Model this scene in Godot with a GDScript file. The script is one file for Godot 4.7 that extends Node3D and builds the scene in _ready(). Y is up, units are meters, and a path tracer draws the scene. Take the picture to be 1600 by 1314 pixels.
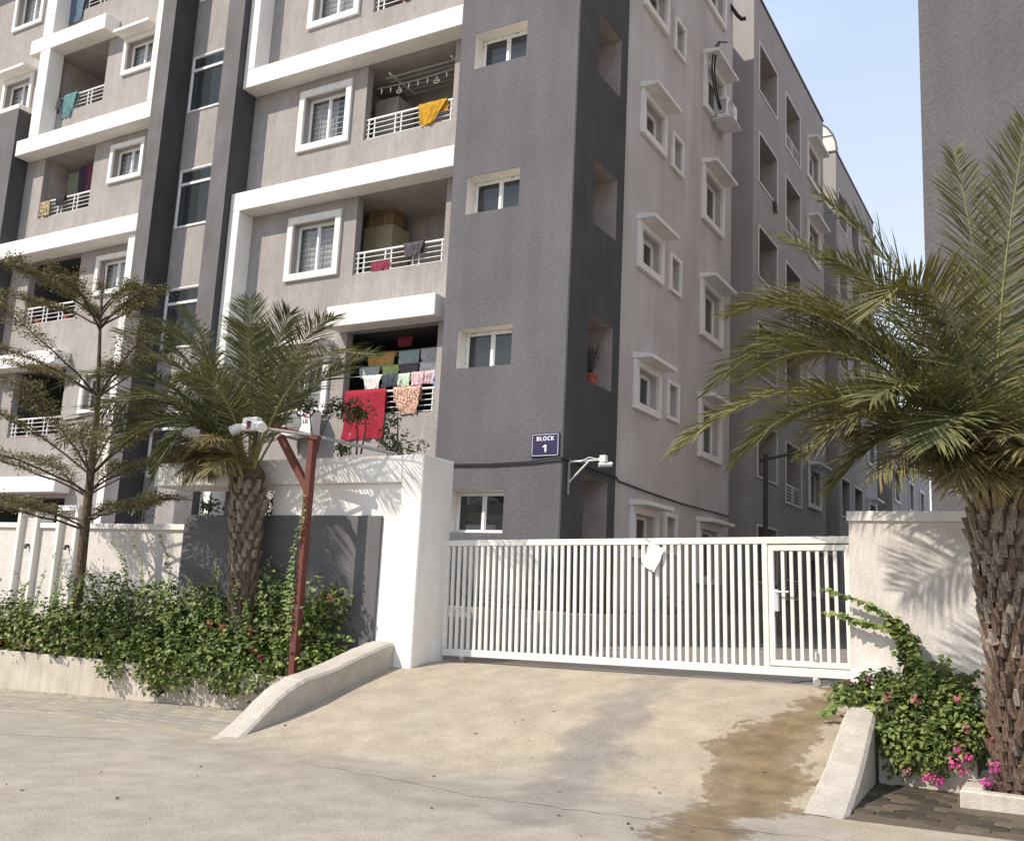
extends Node3D

var M := {}
var used := {}
var rng := RandomNumberGenerator.new()
const UP := Vector3.UP

# ------------------------------------------------------------------ helpers: naming
func numbered(n: String) -> String:
	if not used.has(n):
		used[n] = 0
		return n
	used[n] += 1
	return "%s_%03d" % [n, used[n]]

func tag(o: Node, label: String, category: String, group := "") -> Node:
	o.set_meta("label", label)
	o.set_meta("category", category)
	if group != "":
		o.set_meta("group", group)
	return o

func thing(n: String, label: String, category: String, at := Vector3.ZERO, group := "") -> Node3D:
	var o := Node3D.new()
	o.name = numbered(n)
	add_child(o)
	o.position = at
	tag(o, label, category, group)
	return o

func part(n: String, s, m: Material, parent: Node, xf := Transform3D.IDENTITY) -> MeshInstance3D:
	var o := MeshInstance3D.new()
	o.name = n if parent != self else numbered(n)
	o.mesh = s.commit() if s is SurfaceTool else s
	o.material_override = m
	o.transform = xf
	parent.add_child(o, true)
	return o

func solo(n: String, s, m: Material, label: String, category: String, group := "") -> MeshInstance3D:
	var o := part(n, s, m, self)
	tag(o, label, category, group)
	return o

func structure(n: String, s, m: Material) -> MeshInstance3D:
	var o := part(n, s, m, self)
	o.set_meta("kind", "structure")
	return o

# ------------------------------------------------------------------ helpers: geometry
func st() -> SurfaceTool:
	var s := SurfaceTool.new()
	s.begin(Mesh.PRIMITIVE_TRIANGLES)
	return s

func tri(s: SurfaceTool, a: Vector3, b: Vector3, c: Vector3, n: Vector3, col := Color.WHITE) -> void:
	if (b - a).cross(c - a).dot(n) > 0.0:
		var t := b
		b = c
		c = t
	var fn := -(b - a).cross(c - a)
	fn = n.normalized() if fn.length_squared() < 1e-18 else fn.normalized()
	s.set_color(col)
	s.set_normal(fn)
	s.add_vertex(a)
	s.set_color(col)
	s.set_normal(fn)
	s.add_vertex(b)
	s.set_color(col)
	s.set_normal(fn)
	s.add_vertex(c)

func quad(s: SurfaceTool, a: Vector3, b: Vector3, c: Vector3, d: Vector3, n: Vector3, col := Color.WHITE) -> void:
	tri(s, a, b, c, n, col)
	tri(s, a, c, d, n, col)

func box(s: SurfaceTool, lo: Vector3, hi: Vector3, col := Color.WHITE) -> SurfaceTool:
	return obox(s, Transform3D(Basis.IDENTITY, (lo + hi) * 0.5), (hi - lo).abs(), col)

func obox(s: SurfaceTool, x: Transform3D, size: Vector3, col := Color.WHITE) -> SurfaceTool:
	var h := size * 0.5
	var p: Array[Vector3] = []
	for i in 8:
		p.append(x * Vector3(h.x * (1 if i & 1 else -1), h.y * (1 if i & 2 else -1), h.z * (1 if i & 4 else -1)))
	quad(s, p[0], p[2], p[6], p[4], -x.basis.x, col)
	quad(s, p[1], p[3], p[7], p[5], x.basis.x, col)
	quad(s, p[0], p[1], p[5], p[4], -x.basis.y, col)
	quad(s, p[2], p[3], p[7], p[6], x.basis.y, col)
	quad(s, p[0], p[1], p[3], p[2], -x.basis.z, col)
	quad(s, p[4], p[5], p[7], p[6], x.basis.z, col)
	return s

# a box whose twelve edges are chamfered by c
func bevel(s: SurfaceTool, lo: Vector3, hi: Vector3, c := 0.01) -> SurfaceTool:
	var m := (lo + hi) * 0.5
	var h := (hi - lo) * 0.5
	c = minf(c, minf(h.x, minf(h.y, h.z)) * 0.8)
	for ax in 3:
		for sg in [-1.0, 1.0]:
			var n := Vector3.ZERO
			n[ax] = sg
			var b := (ax + 1) % 3
			var d := (ax + 2) % 3
			var q: Array[Vector3] = []
			for k in [[-1, -1], [1, -1], [1, 1], [-1, 1]]:
				var v := Vector3.ZERO
				v[ax] = sg * h[ax]
				v[b] = k[0] * (h[b] - c)
				v[d] = k[1] * (h[d] - c)
				q.append(m + v)
			quad(s, q[0], q[1], q[2], q[3], n)
			for s2 in [-1.0, 1.0]:
				if sg > -2.0:
					var e: Array[Vector3] = []
					for k in [-1, 1]:
						var v1 := Vector3.ZERO
						v1[ax] = sg * h[ax]
						v1[b] = s2 * (h[b] - c)
						v1[d] = k * (h[d] - c)
						var v2 := Vector3.ZERO
						v2[ax] = sg * (h[ax] - c)
						v2[b] = s2 * h[b]
						v2[d] = k * (h[d] - c)
						e.append(m + v1)
						e.append(m + v2)
					var nn := Vector3.ZERO
					nn[ax] = sg
					nn[b] = s2
					quad(s, e[0], e[1], e[3], e[2], nn)
	for i in 8:
		var g := Vector3(1 if i & 1 else -1, 1 if i & 2 else -1, 1 if i & 4 else -1)
		var k := h - Vector3(c, c, c)
		tri(s, m + g * Vector3(h.x, k.y, k.z), m + g * Vector3(k.x, h.y, k.z), m + g * Vector3(k.x, k.y, h.z), g)
	return s

func tube(s: SurfaceTool, pts: Array, radii, sides := 6, col := Color.WHITE) -> SurfaceTool:
	var rings: Array = []
	var centers: Array = []
	var ref := Vector3(0.31, 0.2, 0.93).normalized()
	for i in pts.size():
		var a: Vector3 = pts[maxi(i - 1, 0)]
		var b: Vector3 = pts[mini(i + 1, pts.size() - 1)]
		var t := (b - a).normalized()
		var u := t.cross(ref)
		if u.length() < 0.05:
			u = t.cross(Vector3.RIGHT)
		u = u.normalized()
		var v := t.cross(u).normalized()
		var r: float = radii[i] if radii is Array else radii
		var ring: Array = []
		for k in sides:
			var an := TAU * k / sides
			ring.append(pts[i] + (u * cos(an) + v * sin(an)) * r)
		rings.append(ring)
		centers.append(pts[i])
	for i in pts.size() - 1:
		for k in sides:
			var k2 := (k + 1) % sides
			var q := [rings[i][k], rings[i][k2], rings[i + 1][k2], rings[i + 1][k]]
			var nn := [(rings[i][k] - centers[i]).normalized(), (rings[i][k2] - centers[i]).normalized(), (rings[i + 1][k2] - centers[i + 1]).normalized(), (rings[i + 1][k] - centers[i + 1]).normalized()]
			var order := [0, 1, 2, 0, 2, 3]
			if (q[1] - q[0]).cross(q[2] - q[0]).dot(nn[0] + nn[1]) > 0.0:
				order = [0, 2, 1, 0, 3, 2]
			for o in order:
				s.set_color(col)
				s.set_normal(nn[o])
				s.add_vertex(q[o])
	for e in [0, pts.size() - 1]:
		var dirn: Vector3 = (pts[0] - pts[1]) if e == 0 else (pts[e] - pts[e - 1])
		for k in sides:
			tri(s, centers[e], rings[e][k], rings[e][(k + 1) % sides], dirn, col)
	return s

# a prism: 2D outline (x,y) pulled along z from z0 to z1
func prism(s: SurfaceTool, outline: PackedVector2Array, z0: float, z1: float, xf := Transform3D.IDENTITY) -> SurfaceTool:
	var ids := Geometry2D.triangulate_polygon(outline)
	for i in range(0, ids.size(), 3):
		for z in [z0, z1]:
			var n: Vector3 = xf.basis * Vector3(0, 0, 1 if z == maxf(z0, z1) else -1)
			tri(s, xf * Vector3(outline[ids[i]].x, outline[ids[i]].y, z), xf * Vector3(outline[ids[i + 1]].x, outline[ids[i + 1]].y, z), xf * Vector3(outline[ids[i + 2]].x, outline[ids[i + 2]].y, z), n)
	var cw := Geometry2D.is_polygon_clockwise(outline)
	for i in outline.size():
		var a := outline[i]
		var b := outline[(i + 1) % outline.size()]
		var e := (b - a)
		var n2 := Vector2(e.y, -e.x) if not cw else Vector2(-e.y, e.x)
		quad(s, xf * Vector3(a.x, a.y, z0), xf * Vector3(b.x, b.y, z0), xf * Vector3(b.x, b.y, z1), xf * Vector3(a.x, a.y, z1), xf.basis * Vector3(n2.x, n2.y, 0))
	return s

# a wall in its own axes: x 0..w, y 0..h, face at z 0, back at z -t; holes are [x0, y0, x1, y1]
func wall(w: float, h: float, holes: Array, t := 0.2) -> SurfaceTool:
	var s := st()
	var xs := [0.0, w]
	var ys := [0.0, h]
	for o in holes:
		for v in [o[0], o[2]]:
			if v > 0.0 and v < w and not xs.has(v):
				xs.append(v)
		for v in [o[1], o[3]]:
			if v > 0.0 and v < h and not ys.has(v):
				ys.append(v)
	xs.sort()
	ys.sort()
	for i in xs.size() - 1:
		for j in ys.size() - 1:
			var cx: float = (xs[i] + xs[i + 1]) * 0.5
			var cy: float = (ys[j] + ys[j + 1]) * 0.5
			var open := false
			for o in holes:
				if cx > o[0] and cx < o[2] and cy > o[1] and cy < o[3]:
					open = true
			if open:
				continue
			for z in [0.0, -t]:
				quad(s, Vector3(xs[i], ys[j], z), Vector3(xs[i + 1], ys[j], z), Vector3(xs[i + 1], ys[j + 1], z), Vector3(xs[i], ys[j + 1], z), Vector3(0, 0, 1 if z == 0.0 else -1))
	for o in holes:
		inner(s, o[0], o[1], o[2], o[3], 0.0, -t)
	quad(s, Vector3(0, 0, 0), Vector3(0, h, 0), Vector3(0, h, -t), Vector3(0, 0, -t), Vector3.LEFT)
	quad(s, Vector3(w, 0, 0), Vector3(w, h, 0), Vector3(w, h, -t), Vector3(w, 0, -t), Vector3.RIGHT)
	quad(s, Vector3(0, h, 0), Vector3(w, h, 0), Vector3(w, h, -t), Vector3(0, h, -t), Vector3.UP)
	return s

# the four inward faces of an opening
func inner(s: SurfaceTool, x0: float, y0: float, x1: float, y1: float, z0: float, z1: float) -> SurfaceTool:
	quad(s, Vector3(x0, y0, z0), Vector3(x0, y1, z0), Vector3(x0, y1, z1), Vector3(x0, y0, z1), Vector3.RIGHT)
	quad(s, Vector3(x1, y0, z0), Vector3(x1, y1, z0), Vector3(x1, y1, z1), Vector3(x1, y0, z1), Vector3.LEFT)
	quad(s, Vector3(x0, y0, z0), Vector3(x1, y0, z0), Vector3(x1, y0, z1), Vector3(x0, y0, z1), Vector3.UP)
	quad(s, Vector3(x0, y1, z0), Vector3(x1, y1, z0), Vector3(x1, y1, z1), Vector3(x0, y1, z1), Vector3.DOWN)
	return s

# a room behind an opening: four sides and the back, seen from inside
func room(x0: float, y0: float, x1: float, y1: float, z0: float, z1: float) -> SurfaceTool:
	var s := inner(st(), x0, y0, x1, y1, z0, z1)
	quad(s, Vector3(x0, y0, z1), Vector3(x1, y0, z1), Vector3(x1, y1, z1), Vector3(x0, y1, z1), Vector3(0, 0, 1))
	return s

func ring(s: SurfaceTool, w: float, h: float, tw: float, z0: float, z1: float, x := 0.0, y := 0.0) -> SurfaceTool:
	bevel(s, Vector3(x, y, z0), Vector3(x + w, y + tw, z1), 0.006)
	bevel(s, Vector3(x, y + h - tw, z0), Vector3(x + w, y + h, z1), 0.006)
	bevel(s, Vector3(x, y + tw, z0), Vector3(x + tw, y + h - tw, z1), 0.006)
	bevel(s, Vector3(x + w - tw, y + tw, z0), Vector3(x + w, y + h - tw, z1), 0.006)
	return s

# ------------------------------------------------------------------ helpers: materials
func lin(r: float, g: float, b: float) -> Color:
	return Color(r, g, b).linear_to_srgb()

func noise_img(n: int, freq: float, sx: int, sy: int, sd: int, kind := 0) -> Image:
	var f := FastNoiseLite.new()
	f.seed = sd
	f.noise_type = FastNoiseLite.TYPE_SIMPLEX_SMOOTH if kind == 0 else FastNoiseLite.TYPE_CELLULAR
	f.frequency = freq
	f.fractal_octaves = 4
	if kind == 1:
		f.fractal_type = FastNoiseLite.FRACTAL_NONE
	var im := f.get_seamless_image(maxi(8, n / sx), maxi(8, n / sy))
	im.convert(Image.FORMAT_L8)
	if sx > 1 or sy > 1:
		im.resize(n, n, Image.INTERPOLATE_CUBIC)
	return im

# layers: [frequency, stretch x, stretch y, weight, seed]; gives the mixed grey picture
func mixed(n: int, layers: Array, contrast := 1.0) -> Image:
	var acc := PackedFloat32Array()
	acc.resize(n * n)
	var total := 0.0
	for l in layers:
		var d := noise_img(n, l[0], l[1], l[2], l[4], l[5] if l.size() > 5 else 0).get_data()
		var w: float = l[3]
		total += absf(w)
		for i in n * n:
			acc[i] += w * (d[i] / 255.0 - 0.5)
	var out := PackedByteArray()
	out.resize(n * n)
	for i in n * n:
		out[i] = int(clampf(0.5 + acc[i] / total * contrast, 0.0, 1.0) * 255.0)
	return Image.create_from_data(n, n, false, Image.FORMAT_L8, out)

func tinted(g: Image, c0: Color, c1: Color) -> ImageTexture:
	var d := g.get_data()
	var n := g.get_width()
	var out := PackedByteArray()
	out.resize(n * n * 3)
	var lut: Array = []
	for i in 256:
		lut.append(c0.lerp(c1, i / 255.0))
	for i in n * n:
		var c: Color = lut[d[i]]
		out[i * 3] = int(c.r * 255.0)
		out[i * 3 + 1] = int(c.g * 255.0)
		out[i * 3 + 2] = int(c.b * 255.0)
	return ImageTexture.create_from_image(Image.create_from_data(n, n, false, Image.FORMAT_RGB8, out))

func mat(c: Color, rough := 0.9, t: Texture2D = null, metres := 4.0, hmap: Texture2D = null, cm := 0.3) -> StandardMaterial3D:
	var m := StandardMaterial3D.new()
	m.albedo_color = c
	m.roughness = rough
	if t != null:
		m.albedo_texture = t
	if hmap != null:
		m.heightmap_enabled = true
		m.heightmap_texture = hmap
		m.heightmap_scale = cm
	if t != null or hmap != null:
		m.uv1_triplanar = true
		m.uv1_world_triplanar = true
		m.uv1_triplanar_sharpness = 8.0
		m.uv1_scale = Vector3.ONE / metres
	return m

func vmat(rough := 0.8, back := 0.0) -> StandardMaterial3D:
	var m := StandardMaterial3D.new()
	m.vertex_color_use_as_albedo = true
	m.roughness = rough
	if back > 0.0:
		m.backlight_enabled = true
		m.backlight = Color(back, back, back * 0.6)
	return m

func materials() -> void:
	var g_stucco := mixed(1024, [[0.006, 1, 1, 1.0, 1], [0.02, 1, 8, 1.3, 2], [0.06, 1, 1, 1.2, 3], [0.05, 1, 4, 1.2, 4]], 1.5)
	var g_fine := mixed(512, [[0.05, 1, 1, 1.0, 5], [0.04, 1, 4, 1.4, 6], [0.12, 1, 1, 0.7, 7]], 1.7)
	var g_rough := mixed(512, [[0.035, 1, 1, 1.0, 15], [0.09, 1, 1, 1.2, 16], [0.02, 1, 1, 0.5, 17]], 1.8)
	var g_paint := mixed(1024, [[0.004, 1, 1, 1.4, 8], [0.02, 1, 8, 1.0, 9], [0.08, 1, 1, 0.5, 10]], 1.3)
	var g_conc := mixed(1024, [[0.005, 1, 1, 0.7, 21], [0.03, 1, 1, 0.5, 22], [0.09, 1, 1, 1.2, 23], [0.2, 1, 1, 1.3, 24]], 2.4)
	var g_bark := mixed(512, [[0.02, 1, 1, 1.0, 31], [0.05, 1, 8, 1.6, 32], [0.1, 1, 1, 0.6, 33]], 1.8)
	var h_stucco := ImageTexture.create_from_image(g_fine)
	var h_rough := ImageTexture.create_from_image(g_rough)
	var h_conc := ImageTexture.create_from_image(g_conc)
	var t_stucco := tinted(g_stucco, Color(0.86, 0.845, 0.835), Color(1, 1, 1))
	var t_tower := tinted(g_rough, Color(0.82, 0.81, 0.81), Color(1, 1, 1))
	var t_paint := tinted(g_paint, Color(0.82, 0.80, 0.77), Color(1, 1, 1))
	var t_soft := tinted(g_paint, Color(0.91, 0.90, 0.89), Color(1, 1, 1))
	var t_conc := tinted(g_conc, Color(0.80, 0.785, 0.765), Color(1, 1, 1))
	var t_bark := tinted(g_bark, Color(0.45, 0.40, 0.36), Color(1, 1, 1))
	var g_weather := mixed(1024, [[0.004, 1, 1, 1.3, 41], [0.012, 1, 8, 1.2, 42], [0.03, 1, 16, 0.7, 43], [0.05, 1, 1, 0.3, 44]], 1.9)
	var t_weather := tinted(g_weather, Color(0.90, 0.89, 0.88), Color(1, 1, 1))
	M.beige = mat(lin(0.455, 0.427, 0.412), 0.95, t_stucco, 2.6, h_stucco, 0.5)
	M.side = mat(lin(0.63, 0.60, 0.595), 0.95, t_soft, 7.0, h_stucco, 0.12)
	M.wing = mat(lin(0.41, 0.385, 0.378), 0.95, t_soft, 9.0)
	M.tower = mat(lin(0.182, 0.177, 0.192), 0.95, t_tower, 1.15, h_rough, 0.45)
	M.block = mat(lin(0.185, 0.177, 0.184), 0.95, t_tower, 1.3, h_rough, 0.45)
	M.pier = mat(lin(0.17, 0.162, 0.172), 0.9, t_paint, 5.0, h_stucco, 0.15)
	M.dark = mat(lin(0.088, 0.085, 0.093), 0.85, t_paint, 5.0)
	M.panel = mat(lin(0.145, 0.14, 0.147), 0.8, t_stucco, 3.0)
	M.white = mat(lin(0.88, 0.86, 0.82), 0.8, t_soft, 6.0)
	M.trim = mat(lin(0.85, 0.83, 0.80), 0.75, t_soft, 2.3)
	M.cream = mat(lin(0.84, 0.80, 0.73), 0.9, t_soft, 2.0)
	M.mauve = mat(lin(0.50, 0.44, 0.43), 0.9, t_paint, 3.0)
	M.wallbeige = mat(lin(0.72, 0.675, 0.64), 0.95, t_soft, 2.0, h_stucco, 0.45)
	M.wallbeige.uv1_scale = Vector3.ONE / 1.3
	M.planter = mat(lin(0.68, 0.62, 0.55), 0.95, t_paint, 2.4, h_conc, 0.5)
	M.kerb = mat(lin(0.66, 0.61, 0.54), 0.95, t_conc, 1.7, h_conc, 0.7)
	M.gate = mat(lin(0.86, 0.85, 0.80), 0.45, t_soft, 1.3)
	M.upvc = mat(lin(0.80, 0.80, 0.79), 0.4)
	M.steel = mat(lin(0.62, 0.62, 0.62), 0.4)
	M.steel.metallic = 0.3
	M.inside = mat(lin(0.50, 0.46, 0.45), 0.9, t_paint, 3.0)
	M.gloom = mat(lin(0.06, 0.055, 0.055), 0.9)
	M.curtain = mat(lin(0.22, 0.215, 0.21), 0.9, t_paint, 1.0)
	M.curtain_pale = mat(lin(0.55, 0.55, 0.54), 0.9, t_paint, 1.0)
	M.glass = StandardMaterial3D.new()
	M.glass.transparency = BaseMaterial3D.TRANSPARENCY_ALPHA
	M.glass.albedo_color = Color(0.3, 0.33, 0.33, 0.12)
	M.glass.roughness = 0.03
	M.glass.metallic_specular = 0.6
	M.glass_dull = M.glass.duplicate()
	M.glass_dull.metallic_specular = 0.3
	M.glass_dull.albedo_color = Color(0.3, 0.32, 0.33, 0.35)
	M.black = mat(lin(0.02, 0.02, 0.02), 0.6)
	M.plastic = mat(lin(0.75, 0.74, 0.72), 0.5)
	M.rust = mat(lin(0.17, 0.045, 0.032), 0.7, t_conc, 0.9)
	M.greypipe = mat(lin(0.3, 0.29, 0.28), 0.6)
	M.soil = mat(lin(0.12, 0.085, 0.06), 1.0, t_conc, 1.0, h_conc, 1.5)
	M.terracotta = mat(lin(0.35, 0.09, 0.05), 0.8)
	M.bark = mat(lin(0.24, 0.18, 0.13), 0.95, t_bark, 0.6, ImageTexture.create_from_image(g_bark), 1.2)
	M.boot = [mat(lin(0.38, 0.32, 0.262), 0.95, t_bark, 0.35), mat(lin(0.27, 0.19, 0.142), 0.95, t_bark, 0.4), mat(lin(0.52, 0.46, 0.39), 0.95, t_bark, 0.3)]
	M.twig = mat(lin(0.17, 0.14, 0.115), 0.9, t_bark, 0.5)
	M.ground = mat(Color.WHITE, 0.95, t_conc, 2.7, h_conc, 0.5)
	M.ground.vertex_color_use_as_albedo = true
	M.yard = mat(lin(0.30, 0.275, 0.25), 0.9, t_conc, 3.0)
	M.earth = mat(lin(0.36, 0.31, 0.26), 1.0, t_conc, 6.0)
	M.leaf = vmat(0.55, 0.55)
	M.petal = vmat(0.7, 0.8)
	M.frond = vmat(0.65, 0.5)
	M.frond.metallic_specular = 0.3
	M.rachis = mat(lin(0.25, 0.23, 0.085), 0.6)
	M.rachis_old = mat(lin(0.30, 0.235, 0.12), 0.7)
	M.stone = []
	for c in [[0.50, 0.45, 0.37], [0.45, 0.41, 0.35], [0.55, 0.49, 0.40]]:
		M.stone.append(mat(lin(c[0], c[1], c[2]), 0.95, t_conc, 1.3, h_conc, 0.6))
	M.cobble = []
	for c in [[0.105, 0.082, 0.06], [0.14, 0.108, 0.078], [0.08, 0.066, 0.05], [0.20, 0.16, 0.115]]:
		M.cobble.append(mat(lin(c[0], c[1], c[2]), 0.55, t_conc, 0.8, h_conc, 0.5))
	for q in [[M.tower, 9.3], [M.block, 8.7], [M.beige, 11.0], [M.side, 12.1], [M.dark, 9.0]]:
		q[0].detail_enabled = true
		q[0].detail_blend_mode = BaseMaterial3D.BLEND_MODE_MUL
		q[0].detail_albedo = t_weather
		q[0].detail_uv_layer = BaseMaterial3D.DETAIL_UV_2
		q[0].uv2_triplanar = true
		q[0].uv2_world_triplanar = true
		q[0].uv2_triplanar_sharpness = 8.0
		q[0].uv2_scale = Vector3.ONE / q[1]
	M.t_paint = t_paint

# ------------------------------------------------------------------ ground
var nz := FastNoiseLite.new()
var nz2 := FastNoiseLite.new()

func ss(a: float, b: float, v: float) -> float:
	return smoothstep(a, b, v)

func zs(x: float) -> float:   # the line where the ramp leaves the street
	return -8.35 - 0.042 * (x + 8.6)

func gy(x: float, z: float) -> float:   # height of street, ramp and yard
	var y := 0.02 * clampf(x, -25.0, 8.0)
	var u := clampf((zs(x) - z) / 3.55, 0.0, 1.0)
	var r := lerpf(u, u * u * (3.0 - 2.0 * u), 0.35)
	return y + 0.78 * r + 0.19 * ss(-12.2, -14.3, z)

func base_y(x: float) -> float:
	return 0.02 * clampf(x, -25.0, 8.0)

func gyf(p: Vector2) -> float:
	return gy(p.x, p.y) + 0.006

func dist_path(p: Vector2, pts: Array) -> float:
	var best := 1e9
	for i in pts.size() - 1:
		var q := Geometry2D.get_closest_point_to_segment(p, pts[i], pts[i + 1])
		best = minf(best, p.distance_to(q))
	return best

const WEAR := [Vector2(-4.62, -12.2), Vector2(-4.55, -10.9), Vector2(-4.5, -10.1), Vector2(-4.35, -9.1), Vector2(-4.05, -8.1), Vector2(-3.8, -7.1)]
const WEAR2 := [Vector2(-7.9, -8.0), Vector2(-5.5, -7.5), Vector2(-2.5, -7.3), Vector2(1.5, -7.2)]
const WET := [Vector2(-2.5, -12.0), Vector2(-2.55, -11.0), Vector2(-2.83, -10.1), Vector2(-2.6, -9.3), Vector2(-2.55, -8.6), Vector2(-2.6, -7.9), Vector2(-2.55, -7.2)]
const WETW := [0.26, 0.30, 0.52, 0.46, 0.42, 0.42, 0.34]

func wetness(x: float, z: float) -> float:
	var p := Vector2(x, z)
	var best := -1e9
	for i in WET.size() - 1:
		var a: Vector2 = WET[i]
		var b: Vector2 = WET[i + 1]
		var q := Geometry2D.get_closest_point_to_segment(p, a, b)
		var t := a.distance_to(q) / a.distance_to(b)
		best = maxf(best, lerpf(WETW[i], WETW[i + 1], t) - p.distance_to(q))
	best -= 1.6 * maxf(0.0, 0.30 - p.distance_to(Vector2(-2.38, -8.05)))
	return best + nz2.get_noise_2d(x * 60, z * 60) * 0.24 + nz.get_noise_2d(x * 220, z * 220) * 0.16

func ground_color(x: float, z: float) -> Color:
	var p := Vector2(x, z)
	var n := nz.get_noise_2d(x * 36, z * 36)
	var n2 := nz2.get_noise_2d(x * 90, z * 100)
	var n3 := nz.get_noise_2d(x * 12 + 400, z * 16)
	var road := Color(0.45, 0.405, 0.35)
	var ramp := Color(0.50, 0.43, 0.333)
	var c := ramp.lerp(road, ss(-0.5, 0.9, z - zs(x) + n * 1.0))
	if x < -8.6:
		c = Color(0.48, 0.415, 0.32).lerp(road, ss(-0.2, 0.7, z - zs(x) + 0.3 + n * 0.8))
	c = c.lerp(Color(0.58, 0.47, 0.35), clampf(n3 * 0.6, 0.0, 0.3))
	c = c.lerp(Color(0.40, 0.35, 0.29), clampf(-n3 * 0.6, 0.0, 0.22))
	var w := (1.0 - ss(0.10, 0.5, dist_path(p, WEAR) + n * 0.22 + n2 * 0.1)) * lerpf(0.55, 1.0, ss(-11.8, -9.6, z))
	c = c.lerp(Color(0.31, 0.28, 0.257), 0.85 * w)
	var w2 := 1.0 - ss(0.1, 0.8, dist_path(p, WEAR2) + n * 0.5)
	c = c.lerp(Color(0.37, 0.325, 0.28), 0.5 * w2)
	var wet := wetness(x, z)
	var wt := ss(0.0, 0.055, wet) * lerpf(0.78, 1.0, ss(0.05, 0.4, wet))
	c = c.lerp(Color(0.19, 0.128, 0.062).lerp(Color(0.27, 0.188, 0.095), clampf(0.5 + n2, 0, 1)), wt * 0.92)
	var v := 1.0 + 0.06 * n + 0.09 * n2
	return Color(c.r * v, c.g * v, c.b * v)

func ground_sheet(x0: float, x1: float, nx: int, za: Callable, zb: Callable, nzr: int, hf: Callable) -> SurfaceTool:
	var s := st()
	for j in nzr + 1:
		for i in nx + 1:
			var x := lerpf(x0, x1, float(i) / nx)
			var z := lerpf(za.call(x), zb.call(x), float(j) / nzr)
			s.set_color(ground_color(x, z))
			s.add_vertex(Vector3(x, hf.call(x, z), z))
	for j in nzr:
		for i in nx:
			var a := (j + 1) * (nx + 1) + i
			var d := j * (nx + 1) + i
			for k in [a, a + 1, d + 1, a, d + 1, d]:
				s.add_index(k)
	s.generate_normals()
	return s

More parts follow.
